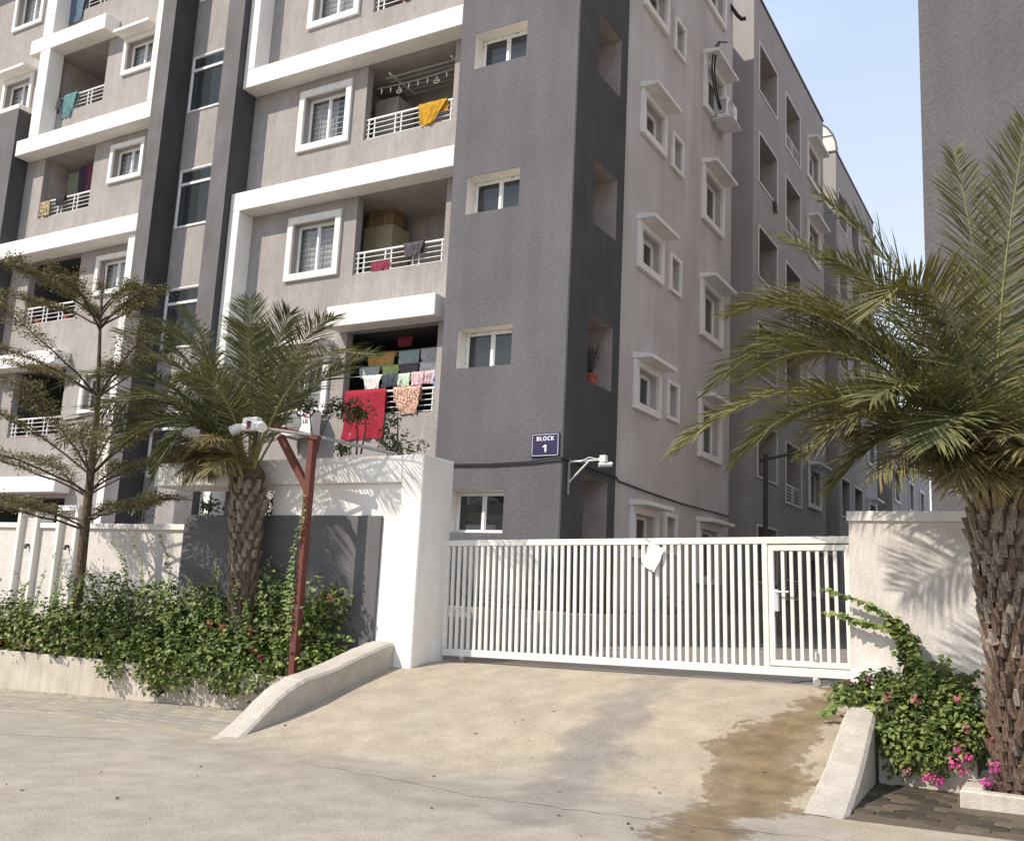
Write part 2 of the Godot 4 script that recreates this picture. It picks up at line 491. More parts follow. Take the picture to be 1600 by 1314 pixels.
func build_ground() -> void:
	nz.seed = 11
	nz.frequency = 0.03
	nz.fractal_octaves = 4
	nz2.seed = 12
	nz2.frequency = 0.03
	nz2.fractal_octaves = 3
	var s := st()
	# one wide sheet under everything, out to the horizon
	for a in [[-400.0, -25.0], [-25.0, 8.0], [8.0, 400.0]]:
		quad(s, Vector3(a[0], base_y(a[0]) - 0.06, 400), Vector3(a[1], base_y(a[1]) - 0.06, 400), Vector3(a[1], base_y(a[1]) - 0.06, -400), Vector3(a[0], base_y(a[0]) - 0.06, -400), UP)
	structure("ground", s, M.earth)
	var flat := func(x, _z): return base_y(x)
	var bump := func(x, z): return gy(x, z)
	structure("road", ground_sheet(-19.0, 5.0, 560, func(_x): return 1.5, func(x): return zs(x), 260, flat), M.ground)
	structure("driveway", ground_sheet(-8.62, -1.92, 260, func(x): return zs(x), func(_x): return -12.6, 170, bump), M.ground)
	structure("pavement", ground_sheet(-19.0, -8.62, 120, func(x): return zs(x), func(_x): return -11.3, 40, flat), M.ground)
	s = st()
	quad(s, Vector3(-1.92, base_y(-1.92), zs(-1.92)), Vector3(5, base_y(5), zs(5)), Vector3(5, base_y(5), -12), Vector3(-1.92, base_y(-1.92), -12), UP)
	var mortar := mat(lin(0.15, 0.118, 0.085), 0.9, M.t_paint, 0.7, null)
	structure("pavement", s, mortar)
	s = st()
	for i in 30:
		for j in 6:
			var xa := -31.0 + i * 1.5
			var zz := [-12.55, -13.0, -13.6, -14.3, -20.0, -40.0, -75.0]
			quad(s, Vector3(xa, gy(xa, zz[j]), zz[j]), Vector3(xa + 1.5, gy(xa + 1.5, zz[j]), zz[j]), Vector3(xa + 1.5, gy(xa + 1.5, zz[j + 1]), zz[j + 1]), Vector3(xa, gy(xa, zz[j + 1]), zz[j + 1]), UP)
	structure("yard", s, M.yard)
	# joint between apron and street
	s = st()
	var jp := [Vector2(-11.8, -6.55), Vector2(-10.9, -7.0), Vector2(-10.0, -7.42), Vector2(-9.3, -7.75)]
	for i in 3:
		for k in 6:
			var a: Vector2 = jp[i].lerp(jp[i + 1], k / 6.0) + Vector2(0, nz.get_noise_2d(i * 60 + k * 10, 3) * 0.02)
			var b: Vector2 = jp[i].lerp(jp[i + 1], (k + 1) / 6.0) + Vector2(0, nz.get_noise_2d(i * 60 + k * 10 + 10, 3) * 0.02)
			quad(s, Vector3(a.x, base_y(a.x) + 0.004, a.y), Vector3(b.x, base_y(b.x) + 0.004, b.y), Vector3(b.x, base_y(b.x) + 0.004, b.y - 0.014), Vector3(a.x, base_y(a.x) + 0.004, a.y - 0.014), UP)
	structure("road_joint", s, mat(lin(0.12, 0.105, 0.09), 1.0))
	for q in [[Vector2(-6.9, -7.9), Vector2(-4.6, -7.55), Vector2(-2.9, -7.6), Vector2(-1.2, -7.9), 0.008]]:
		s = st()
		for i in 3:
			for k in 14:
				var u := i + k / 14.0
				var u2 := i + (k + 1) / 14.0
				var a: Vector2 = q[i].lerp(q[i + 1], k / 14.0) + Vector2(nz.get_noise_2d(u * 160, q[0].x * 50), nz.get_noise_2d(u * 160, 77 + q[0].x * 50)) * 0.10
				var b: Vector2 = q[i].lerp(q[i + 1], (k + 1) / 14.0) + Vector2(nz.get_noise_2d(u2 * 160, q[0].x * 50), nz.get_noise_2d(u2 * 160, 77 + q[0].x * 50)) * 0.10
				var e: Vector2 = (b - a).orthogonal().normalized() * q[4] * (0.5 + absf(nz2.get_noise_2d(u * 90, 5.0)) * 1.6)
				quad(s, Vector3(a.x - e.x, gyf(a - e), a.y - e.y), Vector3(b.x - e.x, gyf(b - e), b.y - e.y), Vector3(b.x + e.x, gyf(b + e), b.y + e.y), Vector3(a.x + e.x, gyf(a + e), a.y + e.y), UP)
		structure("road_crack", s, mat(lin(0.36, 0.32, 0.272), 1.0))

func paver_mesh(w: float, d: float, h: float, sd: int) -> ArrayMesh:
	var r := RandomNumberGenerator.new()
	r.seed = sd
	var s := st()
	var o: Array = []
	for k in 8:
		var an := TAU * (k + 0.5) / 8
		var px := clampf(cos(an) * 1.55, -1, 1) * w * 0.5 * r.randf_range(0.93, 1.0)
		var pz := clampf(sin(an) * 1.55, -1, 1) * d * 0.5 * r.randf_range(0.92, 1.0)
		o.append(Vector3(px, 0, pz))
	for k in 8:
		var a: Vector3 = o[k]
		var b: Vector3 = o[(k + 1) % 8]
		var ta := a * 0.94 + Vector3(0, h, 0)
		var tb := b * 0.94 + Vector3(0, h, 0)
		quad(s, a, b, tb, ta, a + b + Vector3(0, 0.05, 0))
		tri(s, Vector3(0, h * 1.05, 0), ta, tb, UP)
	return s.commit()

func build_pavers(parent_names: Array) -> void:
	var rg := RandomNumberGenerator.new()
	rg.seed = 77
	var meshes: Array = []
	for k in 6:
		meshes.append(paver_mesh(0.262, 0.19, 0.012 + 0.003 * (k % 3), k + 1))
	var right: Node = get_node(parent_names[1])
	for j in 15:
		for i in 19:
			var x := -1.80 + i * 0.25 + (0.125 if j % 2 else 0.0) + rg.randf_range(-0.01, 0.01)
			var z := -8.16 - j * 0.178
			if x > 1.3 or z > zs(x) - 0.08 or (x > -1.1 and z < -9.72):
				continue
			if z > zs(x) - 0.3 and rg.randf() < 0.3:
				continue
			part("paving_stone", meshes[rg.randi() % 6], M.cobble[rg.randi() % 4], right, Transform3D(Basis(UP, rg.randf_range(-0.05, 0.05)), Vector3(x, base_y(x) - 0.002, z)))
	var big: Array = []
	for k in 6:
		big.append(paver_mesh(0.415, 0.245, 0.005 + 0.001 * (k % 3), k + 20))
	var left: Node = get_node(parent_names[0])
	for j in 9:
		for i in 22:
			var x := -16.6 + i * 0.405 + (0.2 if j % 2 else 0.0)
			var z := -8.55 - j * 0.24
			var zwall := -10.2 - (x + 15.5) * 0.121
			if x > -8.95 or z < zwall + 0.12 or (x > -10.0 and j < 2 and rg.randf() < 0.5) or j == 0 and rg.randf() < 0.6:
				continue
			part("paving_stone", big[rg.randi() % 6], M.stone[rg.randi() % 3], left, Transform3D(Basis(UP, rg.randf_range(-0.04, 0.04)), Vector3(x, base_y(x) - 0.001, z)))

# ------------------------------------------------------------------ the building: pieces
func face(x: float, y: float, z: float) -> Transform3D:      # a wall that faces the street (+z)
	return Transform3D(Basis.IDENTITY, Vector3(x, y, z))

func flank(x: float, y: float, z: float) -> Transform3D:     # a wall that faces the lane (+x); its own x runs away from the street
	return Transform3D(Basis(UP, PI / 2), Vector3(x, y, z))

var cache := {}

# o: tw trim width, proud, inset, split, grille, transom, canopy, curtain
func window(b: Node, xf: Transform3D, w: float, h: float, o := {}) -> MeshInstance3D:
	var tw: float = o.get("tw", 0.16)
	var proud: float = o.get("proud", 0.07)
	var inset: float = o.get("inset", 0.13)
	var split: float = o.get("split", 0.5)
	var tr: float = o.get("transom", 0.0)
	var key := "%s %s %s" % [w, h, o]
	if not cache.has(key):
		var c := {}
		var s := st()
		if tw > 0.0:
			ring(s, w, h, tw, 0.0, proud)
		c.trim = s.commit() if tw > 0.0 else null
		var x0 := tw + 0.002
		var y0 := tw + 0.002
		var iw := w - 2 * x0
		var ih := h - 2 * y0
		s = ring(st(), iw, ih, 0.045, -inset - 0.06, -inset, x0, y0)
		if split > 0.0:
			bevel(s, Vector3(x0 + iw * split - 0.025, y0 + 0.045, -inset - 0.05), Vector3(x0 + iw * split + 0.025, y0 + ih - 0.045, -inset - 0.008), 0.004)
		if tr > 0.0:
			bevel(s, Vector3(x0 + 0.045, y0 + ih * tr - 0.035, -inset - 0.055), Vector3(x0 + iw - 0.045, y0 + ih * tr + 0.035, -inset + 0.004), 0.004)
		c.frame = s.commit()
		c.panes = []
		var cuts := [0.0, split, 1.0] if split > 0.0 else [0.0, 1.0]
		for k in cuts.size() - 1:
			var xa: float = x0 + maxf(0.045, iw * cuts[k] + (0.025 if k > 0 else 0.0))
			var xb: float = x0 + minf(iw - 0.045, iw * cuts[k + 1] - (0.025 if k < cuts.size() - 2 else 0.0))
			var zp := -inset - 0.03 - 0.012 * k
			# slim sash round each sliding leaf
			c.panes.append([ring(st(), xb - xa, ih - 0.09, 0.022, zp - 0.012, zp + 0.012, xa, y0 + 0.045).commit(), box(st(), Vector3(xa + 0.022, y0 + 0.067, zp - 0.003), Vector3(xb - 0.022, y0 + ih - 0.067, zp + 0.003)).commit()])
		var cz: float = -inset - o.get("back", 0.35)
		c.curtain = box(st(), Vector3(x0 - 0.1, y0 - 0.1, cz - 0.01), Vector3(x0 + iw * o.get("drawn", 1.0) + 0.1, y0 + ih + 0.1, cz + 0.01)).commit()
		if o.get("grille", false):
			s = st()
			var n := int(ih / 0.125)
			for i in range(1, n):
				var y := y0 + ih * i / n
				tube(s, [Vector3(x0, y, -inset - 0.11), Vector3(x0 + iw, y, -inset - 0.11)], 0.009, 5)
			for i in range(1, 5):
				var x := x0 + iw * i / 5.0
				tube(s, [Vector3(x, y0, -inset - 0.125), Vector3(x, y0 + ih, -inset - 0.125)], 0.008, 5)
			c.grille = s.commit()
		cache[key] = c
	var c2 = cache[key]
	var root: MeshInstance3D
	if c2.trim != null:
		root = part("window", c2.trim, M.trim, b, xf)
		part("frame", c2.frame, M.upvc, root)
	else:
		root = part("window", c2.frame, M.upvc, b, xf)
	for p in c2.panes:
		part("sash", p[0], M.upvc, root)
		part("pane", p[1], o.get("glass", M.glass), root)
	part("curtain", c2.curtain, o.get("curtain", M.curtain), root)
	if c2.has("grille"):
		part("grille", c2.grille, M.upvc, root)
	if o.get("canopy", false):
		var out: float = o.get("out", 0.42)
		part("canopy", prism(st(), PackedVector2Array([Vector2(0, h), Vector2(out, h), Vector2(out, h + 0.08), Vector2(0, h + 0.13)]), 0.0, w + 0.06, Transform3D(Basis(Vector3(0, 0, 1), Vector3(0, 1, 0), Vector3(-1, 0, 0)), Vector3(w + 0.03, 0.003, 0.0))), M.trim, root)
	return root

func hole(x: float, y: float, w: float, h: float, tw := 0.16) -> Array:
	return [x + tw, y + tw, x + w - tw, y + h - tw]

func railing(b: Node, xf: Transform3D, w: float, h := 0.5, rows := 4) -> void:
	var k := "rail %s %s %s" % [w, h, rows]
	if not cache.has(k):
		cache[k] = [bevel(st(), Vector3(0, h - 0.022, -0.022), Vector3(w, h + 0.022, 0.022), 0.008).commit(), tube(st(), [Vector3(0, 0, 0), Vector3(w, 0, 0)], 0.011, 6).commit(), box(st(), Vector3(-0.013, 0, -0.013), Vector3(0.013, h - 0.022, 0.013)).commit()]
	var root := part("balcony_railing", cache[k][0], M.upvc, b, xf)
	for i in rows:
		part("rail", cache[k][1], M.upvc, root, Transform3D(Basis.IDENTITY, Vector3(0, h * (i + 0.35) / (rows + 0.4), 0.016)))
	var n := maxi(2, int(round(w / 0.6)))
	for i in n:
		var x := 0.07 + (w - 0.14) * i / (n - 1)
		part("post", cache[k][2], M.upvc, root, Transform3D(Basis.IDENTITY, Vector3(x, 0, 0)))
		if i < n - 1 and w > 1.2:
			part("post", cache[k][2], M.upvc, root, Transform3D(Basis.IDENTITY, Vector3(x + 0.16, 0, 0)))

func slab(b: Node, n: String, m: Material, x0: float, x1: float, y0: float, y1: float, z0: float, z1: float, c := 0.012) -> MeshInstance3D:
	return part(n, bevel(st(), Vector3(x0, y0, minf(z0, z1)), Vector3(x1, y1, maxf(z0, z1)), c), m, b)

const ZF := -15.0      # front of bands and tower
const ZW := -15.45     # the recessed wall
const ZP := -14.82     # front of the dark piers
const XS := -7.73      # flank along the lane
const ROOF := 20.2

func build_block_one() -> void:
	var b := thing("apartment_building", "large grey and white apartment block with balconies, dark piers and a charcoal corner tower", "building")
	# ---- middle bay, between the right pier and the tower
	var x0 := -16.63
	var y0 := 0.3
	var holes := []
	for k in range(1, 6):
		holes.append(hole(-15.13 - x0, 8.25 + 3.1 * (k - 2) - y0, 1.55, 1.5))
		holes.append([-13.19 - x0, 8.19 + 3.1 * (k - 2) - y0, -10.85 - x0, (9.98 if k != 1 else 10.02) + 3.1 * (k - 2) - y0])
	holes.append(hole(-14.7 - x0, 2.0 - y0, 1.0, 1.9, 0.1))
	holes.append([-16.35 - x0, 0.9 - y0, -15.5 - x0, 3.55 - y0])
	part("wall", wall(6.215, 20.6 - y0, holes, 0.2), M.beige, b, face(x0, y0, ZW))
	for k in range(1, 6):
		var yb := 8.25 + 3.1 * (k - 2)
		window(b, face(-15.13, yb, ZW), 1.55, 1.5, {"grille": true, "canopy": k == 1, "inset": 0.14, "split": 0.48, "back": 0.16, "drawn": 1.0 if k != 3 else 0.52, "curtain": M.curtain_pale})
		var yo := 8.19 + 3.1 * (k - 2)
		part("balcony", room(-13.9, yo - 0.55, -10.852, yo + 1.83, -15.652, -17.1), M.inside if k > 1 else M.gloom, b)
		railing(b, face(-13.18, yo, ZW - 0.08), 2.32)
		if k > 1:
			var d := part("balcony_door", box(st(), Vector3(-11.95, yo - 0.54, -17.09), Vector3(-11.0, yo + 1.25, -17.07)), M.gloom, b)
			part("frame", ring(st(), 0.95, 1.79, 0.06, -17.07, -17.04, -11.95, yo - 0.54), M.upvc, d)
	window(b, face(-14.7, 2.0, ZW), 1.0, 1.9, {"tw": 0.1, "split": 0.5})
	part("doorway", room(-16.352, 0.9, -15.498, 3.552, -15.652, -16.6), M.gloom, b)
	# white frame of the middle bay
	slab(b, "band", M.white, -16.62, -10.413, 13.085, 13.55, ZF, ZW)
	slab(b, "band", M.white, -16.62, -10.413, 9.985, 10.44, ZF, ZW)
	slab(b, "band", M.white, -16.62, -10.413, 19.3, 20.6, ZF, ZW)
	slab(b, "balcony_canopy", M.white, -13.42, -10.65, 6.925, 7.375, ZF, ZW)
	slab(b, "column", M.white, -16.62, -16.30, 0.3, 9.985, ZF, ZW)
	slab(b, "column", M.white, -16.62, -16.30, 13.55, 19.3, ZF, ZW)
	# ---- piers and the stair wall between them
	for p in [[-17.18, -16.63], [-19.61, -19.11]]:
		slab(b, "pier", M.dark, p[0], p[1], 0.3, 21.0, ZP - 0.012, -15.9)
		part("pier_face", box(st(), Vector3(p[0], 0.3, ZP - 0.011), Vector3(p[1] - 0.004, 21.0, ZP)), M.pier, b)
	holes = []
	for j in range(-1, 5):
		holes.append([0.06, 7.02 + 3.1 * j - 0.3, 1.87, 7.02 + 3.1 * j - 0.3 + 1.55])
	part("stair_wall", wall(1.93, 20.6, holes, 0.2), M.beige, b, face(-19.11, 0.3, -15.5))
	for j in range(-1, 5):
		window(b, face(-19.05, 7.02 + 3.1 * j, -15.47), 1.81, 1.55, {"tw": 0.0, "split": 0.74, "transom": 0.74, "inset": 0.0, "curtain": M.gloom, "glass": M.glass_dull})
	# ---- left bay
	x0 = -30.0
	holes = []
	for k in range(1, 6):
		var yo := 5.07 + 3.1 * (k - 1)
		holes.append([-24.7 - x0, yo - y0, -22.52 - x0, yo + 1.8 - y0])
		holes.append(hole(-21.8 - x0, 8.67 + 3.1 * (k - 2) - y0, 1.35, 1.09, 0.13))
		holes.append(hole(-27.25 - x0, 8.30 + 3.1 * (k - 2) - y0, 1.45, 1.5, 0.13))
	holes.append([-25.3 - x0, 0.7 - y0, -21.9 - x0, 3.45 - y0])
	part("wall", wall(10.39, 20.6 - y0, holes, 0.2), M.beige, b, face(x0, y0, ZW))
	for k in range(1, 6):
		var yo := 5.07 + 3.1 * (k - 1)
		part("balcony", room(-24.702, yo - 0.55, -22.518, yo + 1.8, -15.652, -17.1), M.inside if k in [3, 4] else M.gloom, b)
		railing(b, face(-24.69, yo, ZW - 0.08), 2.16)
		window(b, face(-21.8, 8.67 + 3.1 * (k - 2), ZW), 1.35, 1.09, {"tw": 0.13, "grille": true, "canopy": k == 4, "back": 0.16, "curtain": M.curtain_pale})
		window(b, face(-27.25, 8.30 + 3.1 * (k - 2), ZW), 1.45, 1.5, {"tw": 0.13, "grille": true, "canopy": k == 3 or k == 4, "back": 0.16, "curtain": M.curtain_pale})
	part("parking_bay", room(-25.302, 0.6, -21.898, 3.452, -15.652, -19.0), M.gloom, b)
	slab(b, "band", M.white, -25.47, -19.615, 13.085, 13.55, ZF, ZW)
	slab(b, "band", M.white, -30.0, -19.615, 9.985, 10.44, ZF + 0.1, ZW)
	slab(b, "band", M.white, -30.0, -19.615, 19.3, 20.6, ZF, ZW)
	slab(b, "balcony_canopy", M.white, -25.46, -22.17, 16.185, 16.64, ZF + 0.003, ZW)
	slab(b, "balcony_canopy", M.white, -25.45, -22.42, 6.87, 7.24, ZF, ZW)
	slab(b, "balcony_canopy", M.white, -26.0, -21.75, 3.55, 3.95, ZF, ZW)
	slab(b, "column", M.white, -20.1, -19.615, 0.3, 9.985, ZF, ZW)
	slab(b, "column", M.white, -20.06, -19.615, 13.55, 19.3, ZF, ZW)
	slab(b, "column", M.white, -24.95, -24.5, 13.55, 16.185, ZF, ZW)
	slab(b, "column", M.white, -24.95, -24.5, 16.64, 19.3, ZF, ZW)
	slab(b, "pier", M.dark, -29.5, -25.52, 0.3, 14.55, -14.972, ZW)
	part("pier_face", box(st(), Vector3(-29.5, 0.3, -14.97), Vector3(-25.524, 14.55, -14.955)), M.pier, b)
	slab(b, "pier_cap", M.white, -29.5, -25.52, 14.552, 14.70, -14.94, ZW)
	# ---- tower
	y0 = 0.3
	holes = []
	for k in 6:
		holes.append([0.34, 2.69 + 3.1 * k - y0, 1.55, 2.69 + 3.1 * k - y0 + 0.78])
	part("tower_wall", wall(2.68, 20.6, holes, 0.45), M.tower, b, face(-10.41, y0, ZF))
	for k in 6:
		var yb := 2.69 + 3.1 * k
		part("window_reveal", inner(st(), -10.067, yb + 0.003, -8.863, yb + 0.777, ZF - 0.006, ZF - 0.44), M.cream, b)
		window(b, face(-10.064, yb + 0.006, ZF), 1.198, 0.768, {"tw": 0.0, "inset": 0.30, "split": 0.5, "curtain": M.gloom})
	var film := mat(lin(0.42, 0.40, 0.37), 0.8)
	var rf := RandomNumberGenerator.new()
	rf.seed = 8
	for k in range(1, 6):
		var fs := st()
		for i in 16:
			var fx := -10.06 + rf.randf() * 1.17
			var fy := 2.69 + 3.1 * k + 0.735
			if i > 10:
				fx = -10.055 + (0.0 if i % 2 else 0.58)
				fy = 2.69 + 3.1 * k + rf.randf_range(0.06, 0.7)
			box(fs, Vector3(fx, fy, ZF - 0.298), Vector3(fx + rf.randf_range(0.015, 0.04), fy + rf.randf_range(0.012, 0.035), ZF - 0.2975))
		part("film_scraps", fs, film, b)
	part("tower_wall", wall(0.44, 20.59, [], 0.2), M.tower, b, Transform3D(Basis(UP, -PI / 2), Vector3(-10.405, 0.3, ZF - 0.446)))
	holes = []
	for k in range(1, 6):
		holes.append([0.84, 5.59 + 3.1 * (k - 1) - y0, 1.94, 5.59 + 3.1 * (k - 1) + 1.31 - y0])
	holes.append([0.87, 0.8 - y0, 1.92, 3.84 - y0])
	part("tower_flank", wall(2.278, 20.6, holes, 0.25), M.dark, b, flank(XS + 0.03, y0, ZF - 0.002))
	for o in holes:
		part("niche", room(o[0] + 0.003, o[1] + 0.003, o[2] - 0.003, o[3] - 0.003, -0.004, -1.0), M.mauve, b, flank(XS + 0.03, y0, ZF - 0.002))
	# ---- flank along the lane, first stretch
	var zA := -17.282
	holes = []
	for k in 6:
		holes.append(hole(18.06 + zA, 11.556 + 3.03 * (k - 3) - y0, 1.43, 1.04, 0.15))
		holes.append(hole(22.08 + zA, 11.1 + 3.01 * (k - 3) - y0, 1.66, 1.45, 0.15))
		holes.append(hole(19.93 + zA, 11.55 + 2.97 * (k - 3) - y0, 0.74, 0.9, 0.09))
	part("flank_wall", wall(7.27, 20.9, holes, 0.25), M.side, b, flank(XS, y0, zA))
	for k in 6:
		window(b, flank(XS, 11.556 + 3.03 * (k - 3), -18.06), 1.43, 1.04, {"tw": 0.15, "proud": 0.09, "canopy": true, "curtain": M.curtain if k % 2 else M.gloom, "split": 0.5})
		window(b, flank(XS, 11.1 + 3.01 * (k - 3), -22.08), 1.66, 1.45, {"tw": 0.15, "proud": 0.09, "canopy": true, "curtain": M.gloom if k % 2 else M.curtain_pale, "split": 0.5})
		window(b, flank(XS, 11.55 + 2.97 * (k - 3), -19.93), 0.74, 0.9, {"tw": 0.09, "split": 0.0, "curtain": M.curtain})
	# light well
	part("flank_wall", wall(4.0, 20.1, [], 0.2), M.side, b, Transform3D(Basis(UP, PI), Vector3(XS - 0.006, y0, -24.545)))
	part("flank_wall", wall(2.1, 20.1, [], 0.2), M.side, b, flank(-9.6, y0, -24.55))
	# ---- second wing
	part("wing_wall", wall(4.0, 19.9, [], 0.2), M.wing, b, face(-11.737, y0, -26.635))
	holes = []
	for k in range(0, 6):
		var d := 2.97 * (k - 1) - y0
		holes.append([0.57, 5.28 + d, 2.62, 6.81 + d])
		holes.append([3.72, 4.86 + d, 5.67, 6.72 + d])
		holes.append(hole(6.67, 4.98 + d, 1.85, 1.45, 0.15))
	part("wing_wall", wall(9.37, 19.9, holes, 0.2), M.wing, b, flank(XS + 0.001, y0, -26.63))
	for k in range(0, 6):
		var d := 2.97 * (k - 1)
		for q in [[0.57, 5.28, 2.05, 1.53], [3.72, 4.86, 1.95, 1.86]]:
			var xf := flank(XS + 0.001, q[1] + d, -26.63 - q[0])
			part("balcony", room(-0.002, -0.3, q[2] + 0.002, q[3] + 0.002, -0.203, -1.6), M.inside, b, xf)
			part("opening_trim", ring(st(), q[2] + 0.12, q[3] + 0.12, 0.06, 0.0, 0.03, -0.06, -0.06), M.trim, b, xf)
			var bx: float = q[2]
			part("balcony_door", box(st(), Vector3(bx * 0.1, -0.29, -1.58), Vector3(bx * 0.62, q[3] - 0.1, -1.56)), M.gloom, b, xf)
		railing(b, flank(XS - 0.06, 4.87 + d, -26.63 - 3.73), 1.93, 0.55, 5)
		window(b, flank(XS, 4.98 + d, -26.63 - 6.67), 1.85, 1.45, {"tw": 0.15, "canopy": true, "curtain": M.curtain_pale})
	part("wing_wall", wall(4.0, 19.9, [], 0.2), M.wing, b, Transform3D(Basis(UP, PI), Vector3(XS - 0.006, y0, -35.994)))
	part("flank_wall", wall(2.4, 19.9, [], 0.2), M.wing, b, flank(-9.6, y0, -36.0))
	# ---- third wing
	part("wing_wall", wall(4.0, 19.7, [], 0.2), M.wing, b, face(-11.737, y0, -38.355))
	holes = []
	for k in range(0, 6):
		var d := 2.97 * (k - 1) - y0
		holes.append([0.4, 5.2 + d, 2.0, 6.65 + d])
		holes.append([2.95, 5.1 + d, 4.7, 6.6 + d])
		holes.append(hole(5.9, 5.0 + d, 1.8, 1.4, 0.15))
	part("wing_wall", wall(8.45, 19.7, holes, 0.2), M.wing, b, flank(XS, y0, -38.35))
	for k in range(0, 6):
		var d := 2.97 * (k - 1)
		for q in [[0.4, 5.2, 1.6, 1.45], [2.95, 5.1, 1.75, 1.5]]:
			var xf := flank(XS, q[1] + d, -38.35 - q[0])
			part("balcony", room(-0.002, -0.3, q[2] + 0.002, q[3] + 0.002, -0.203, -1.6), M.inside, b, xf)
			part("opening_trim", ring(st(), q[2] + 0.12, q[3] + 0.12, 0.06, 0.0, 0.03, -0.06, -0.06), M.trim, b, xf)
		window(b, flank(XS, 5.0 + d, -38.35 - 5.9), 1.8, 1.4, {"tw": 0.15, "canopy": true, "curtain": M.curtain_pale})
	part("wing_wall", wall(22.0, 19.7, [], 0.3), M.wing, b, Transform3D(Basis(UP, PI), Vector3(XS - 0.006, y0, -46.793)))
	part("wall", wall(31.5, 20.3, [], 0.3), M.beige, b, Transform3D(Basis(UP, -PI / 2), Vector3(-30.0, y0, -46.8)))
	# roofs and copings
	part("roof", box(st(), Vector3(-29.7, 19.7, -24.35), Vector3(-7.99, 19.9, -15.7)), M.earth, b)
	part("roof", box(st(), Vector3(-29.7, 19.7, -46.5), Vector3(-9.8, 19.9, -24.36)), M.earth, b)
	part("roof", box(st(), Vector3(-9.7, 19.5, -35.8), Vector3(-7.94, 19.7, -26.84)), M.earth, b)
	part("roof", box(st(), Vector3(-9.7, 19.4, -46.5), Vector3(-7.94, 19.6, -38.56)), M.earth, b)
	part("coping", bevel(st(), Vector3(-9.6, 20.2, -35.98), Vector3(XS + 0.05, 20.27, -26.6), 0.01), M.pier, b)
	part("coping", bevel(st(), Vector3(-9.6, 20.0, -46.8), Vector3(XS + 0.05, 20.06, -38.32), 0.01), M.pier, b)
	# arched parapet ornament at the head of the third wing
	var arc := PackedVector2Array()
	for i in 13:
		var an := PI * i / 12.0
		arc.append(Vector2(cos(an) * 1.25, sin(an) * 1.45))
	var ar := part("roof_arch", prism(st(), arc, -38.9, -38.3, Transform3D(Basis.IDENTITY, Vector3(-8.95, 20.07, 0))), M.cream, b)
	var rim := []
	for i in 13:
		rim.append(Vector3(-8.95 + arc[i].x * 1.02, 20.07 + arc[i].y * 1.02, -38.29))
	part("rim", tube(st(), rim, 0.04, 5), M.pier, ar)
	part("rim", box(st(), Vector3(-10.15, 20.72, -38.3), Vector3(-7.78, 20.75, -38.27)), M.pier, ar)
	part("drain_pipe", tube(st(), [Vector3(-7.75, 18.3, -24.35), Vector3(-7.55, 17.95, -24.4), Vector3(-7.45, 17.85, -24.45), Vector3(-7.35, 17.87, -24.5)], 0.055, 8), M.black, b)

func build_other_blocks() -> void:
	var b := thing("apartment_building", "plain grey textured gable wall of a second block behind the right palm", "building")
	part("wall", wall(14.0, 24.0, [], 0.3), M.block, b, face(-1.745, 0.6, -15.0))
	part("wall", wall(29.69, 24.0, [], 0.3), M.side, b, Transform3D(Basis(UP, -PI / 2), Vector3(-1.745, 0.6, -45.0)))
	part("wall", wall(30.0, 24.0, [], 0.3), M.block, b, flank(12.252, 0.6, -15.305))
	part("roof", box(st(), Vector3(-1.5, 24.0, -45.0), Vector3(12.0, 24.2, -15.3)), M.earth, b)
	var c := thing("apartment_building", "low grey wing far down the lane, under the right palm's skirt of leaves", "building")
	var holes := []
	for k in 3:
		holes.append(hole(0.5, 3.2 + 2.97 * k, 1.8, 1.6, 0.12))
		holes.append(hole(5.2, 3.2 + 2.97 * k, 1.8, 1.6, 0.12))
		holes.append(hole(9.4, 3.2 + 2.97 * k, 1.8, 1.6, 0.12))
	part("wall", wall(14.0, 11.3, holes, 0.3), M.wing, c, flank(XS + 0.3, 0.7, -49.0))
	for k in 3:
		for x in [0.5, 5.2, 9.4]:
			window(c, flank(XS + 0.3, 3.9 + 2.97 * k, -49.0 - x), 1.8, 1.6, {"tw": 0.12, "canopy": x == 0.5, "curtain": M.gloom})
	part("wall", wall(9.0, 11.3, [], 0.3), M.wing, c, face(-16.437, 0.7, -49.006))
	part("roof", box(st(), Vector3(-16.4, 11.6, -63.0), Vector3(XS + 0.0, 11.8, -49.3)), M.earth, c)
	part("wall", wall(26.0, 9.0, [], 0.3), M.side, c, face(-7.0, 0.7, -68.0))

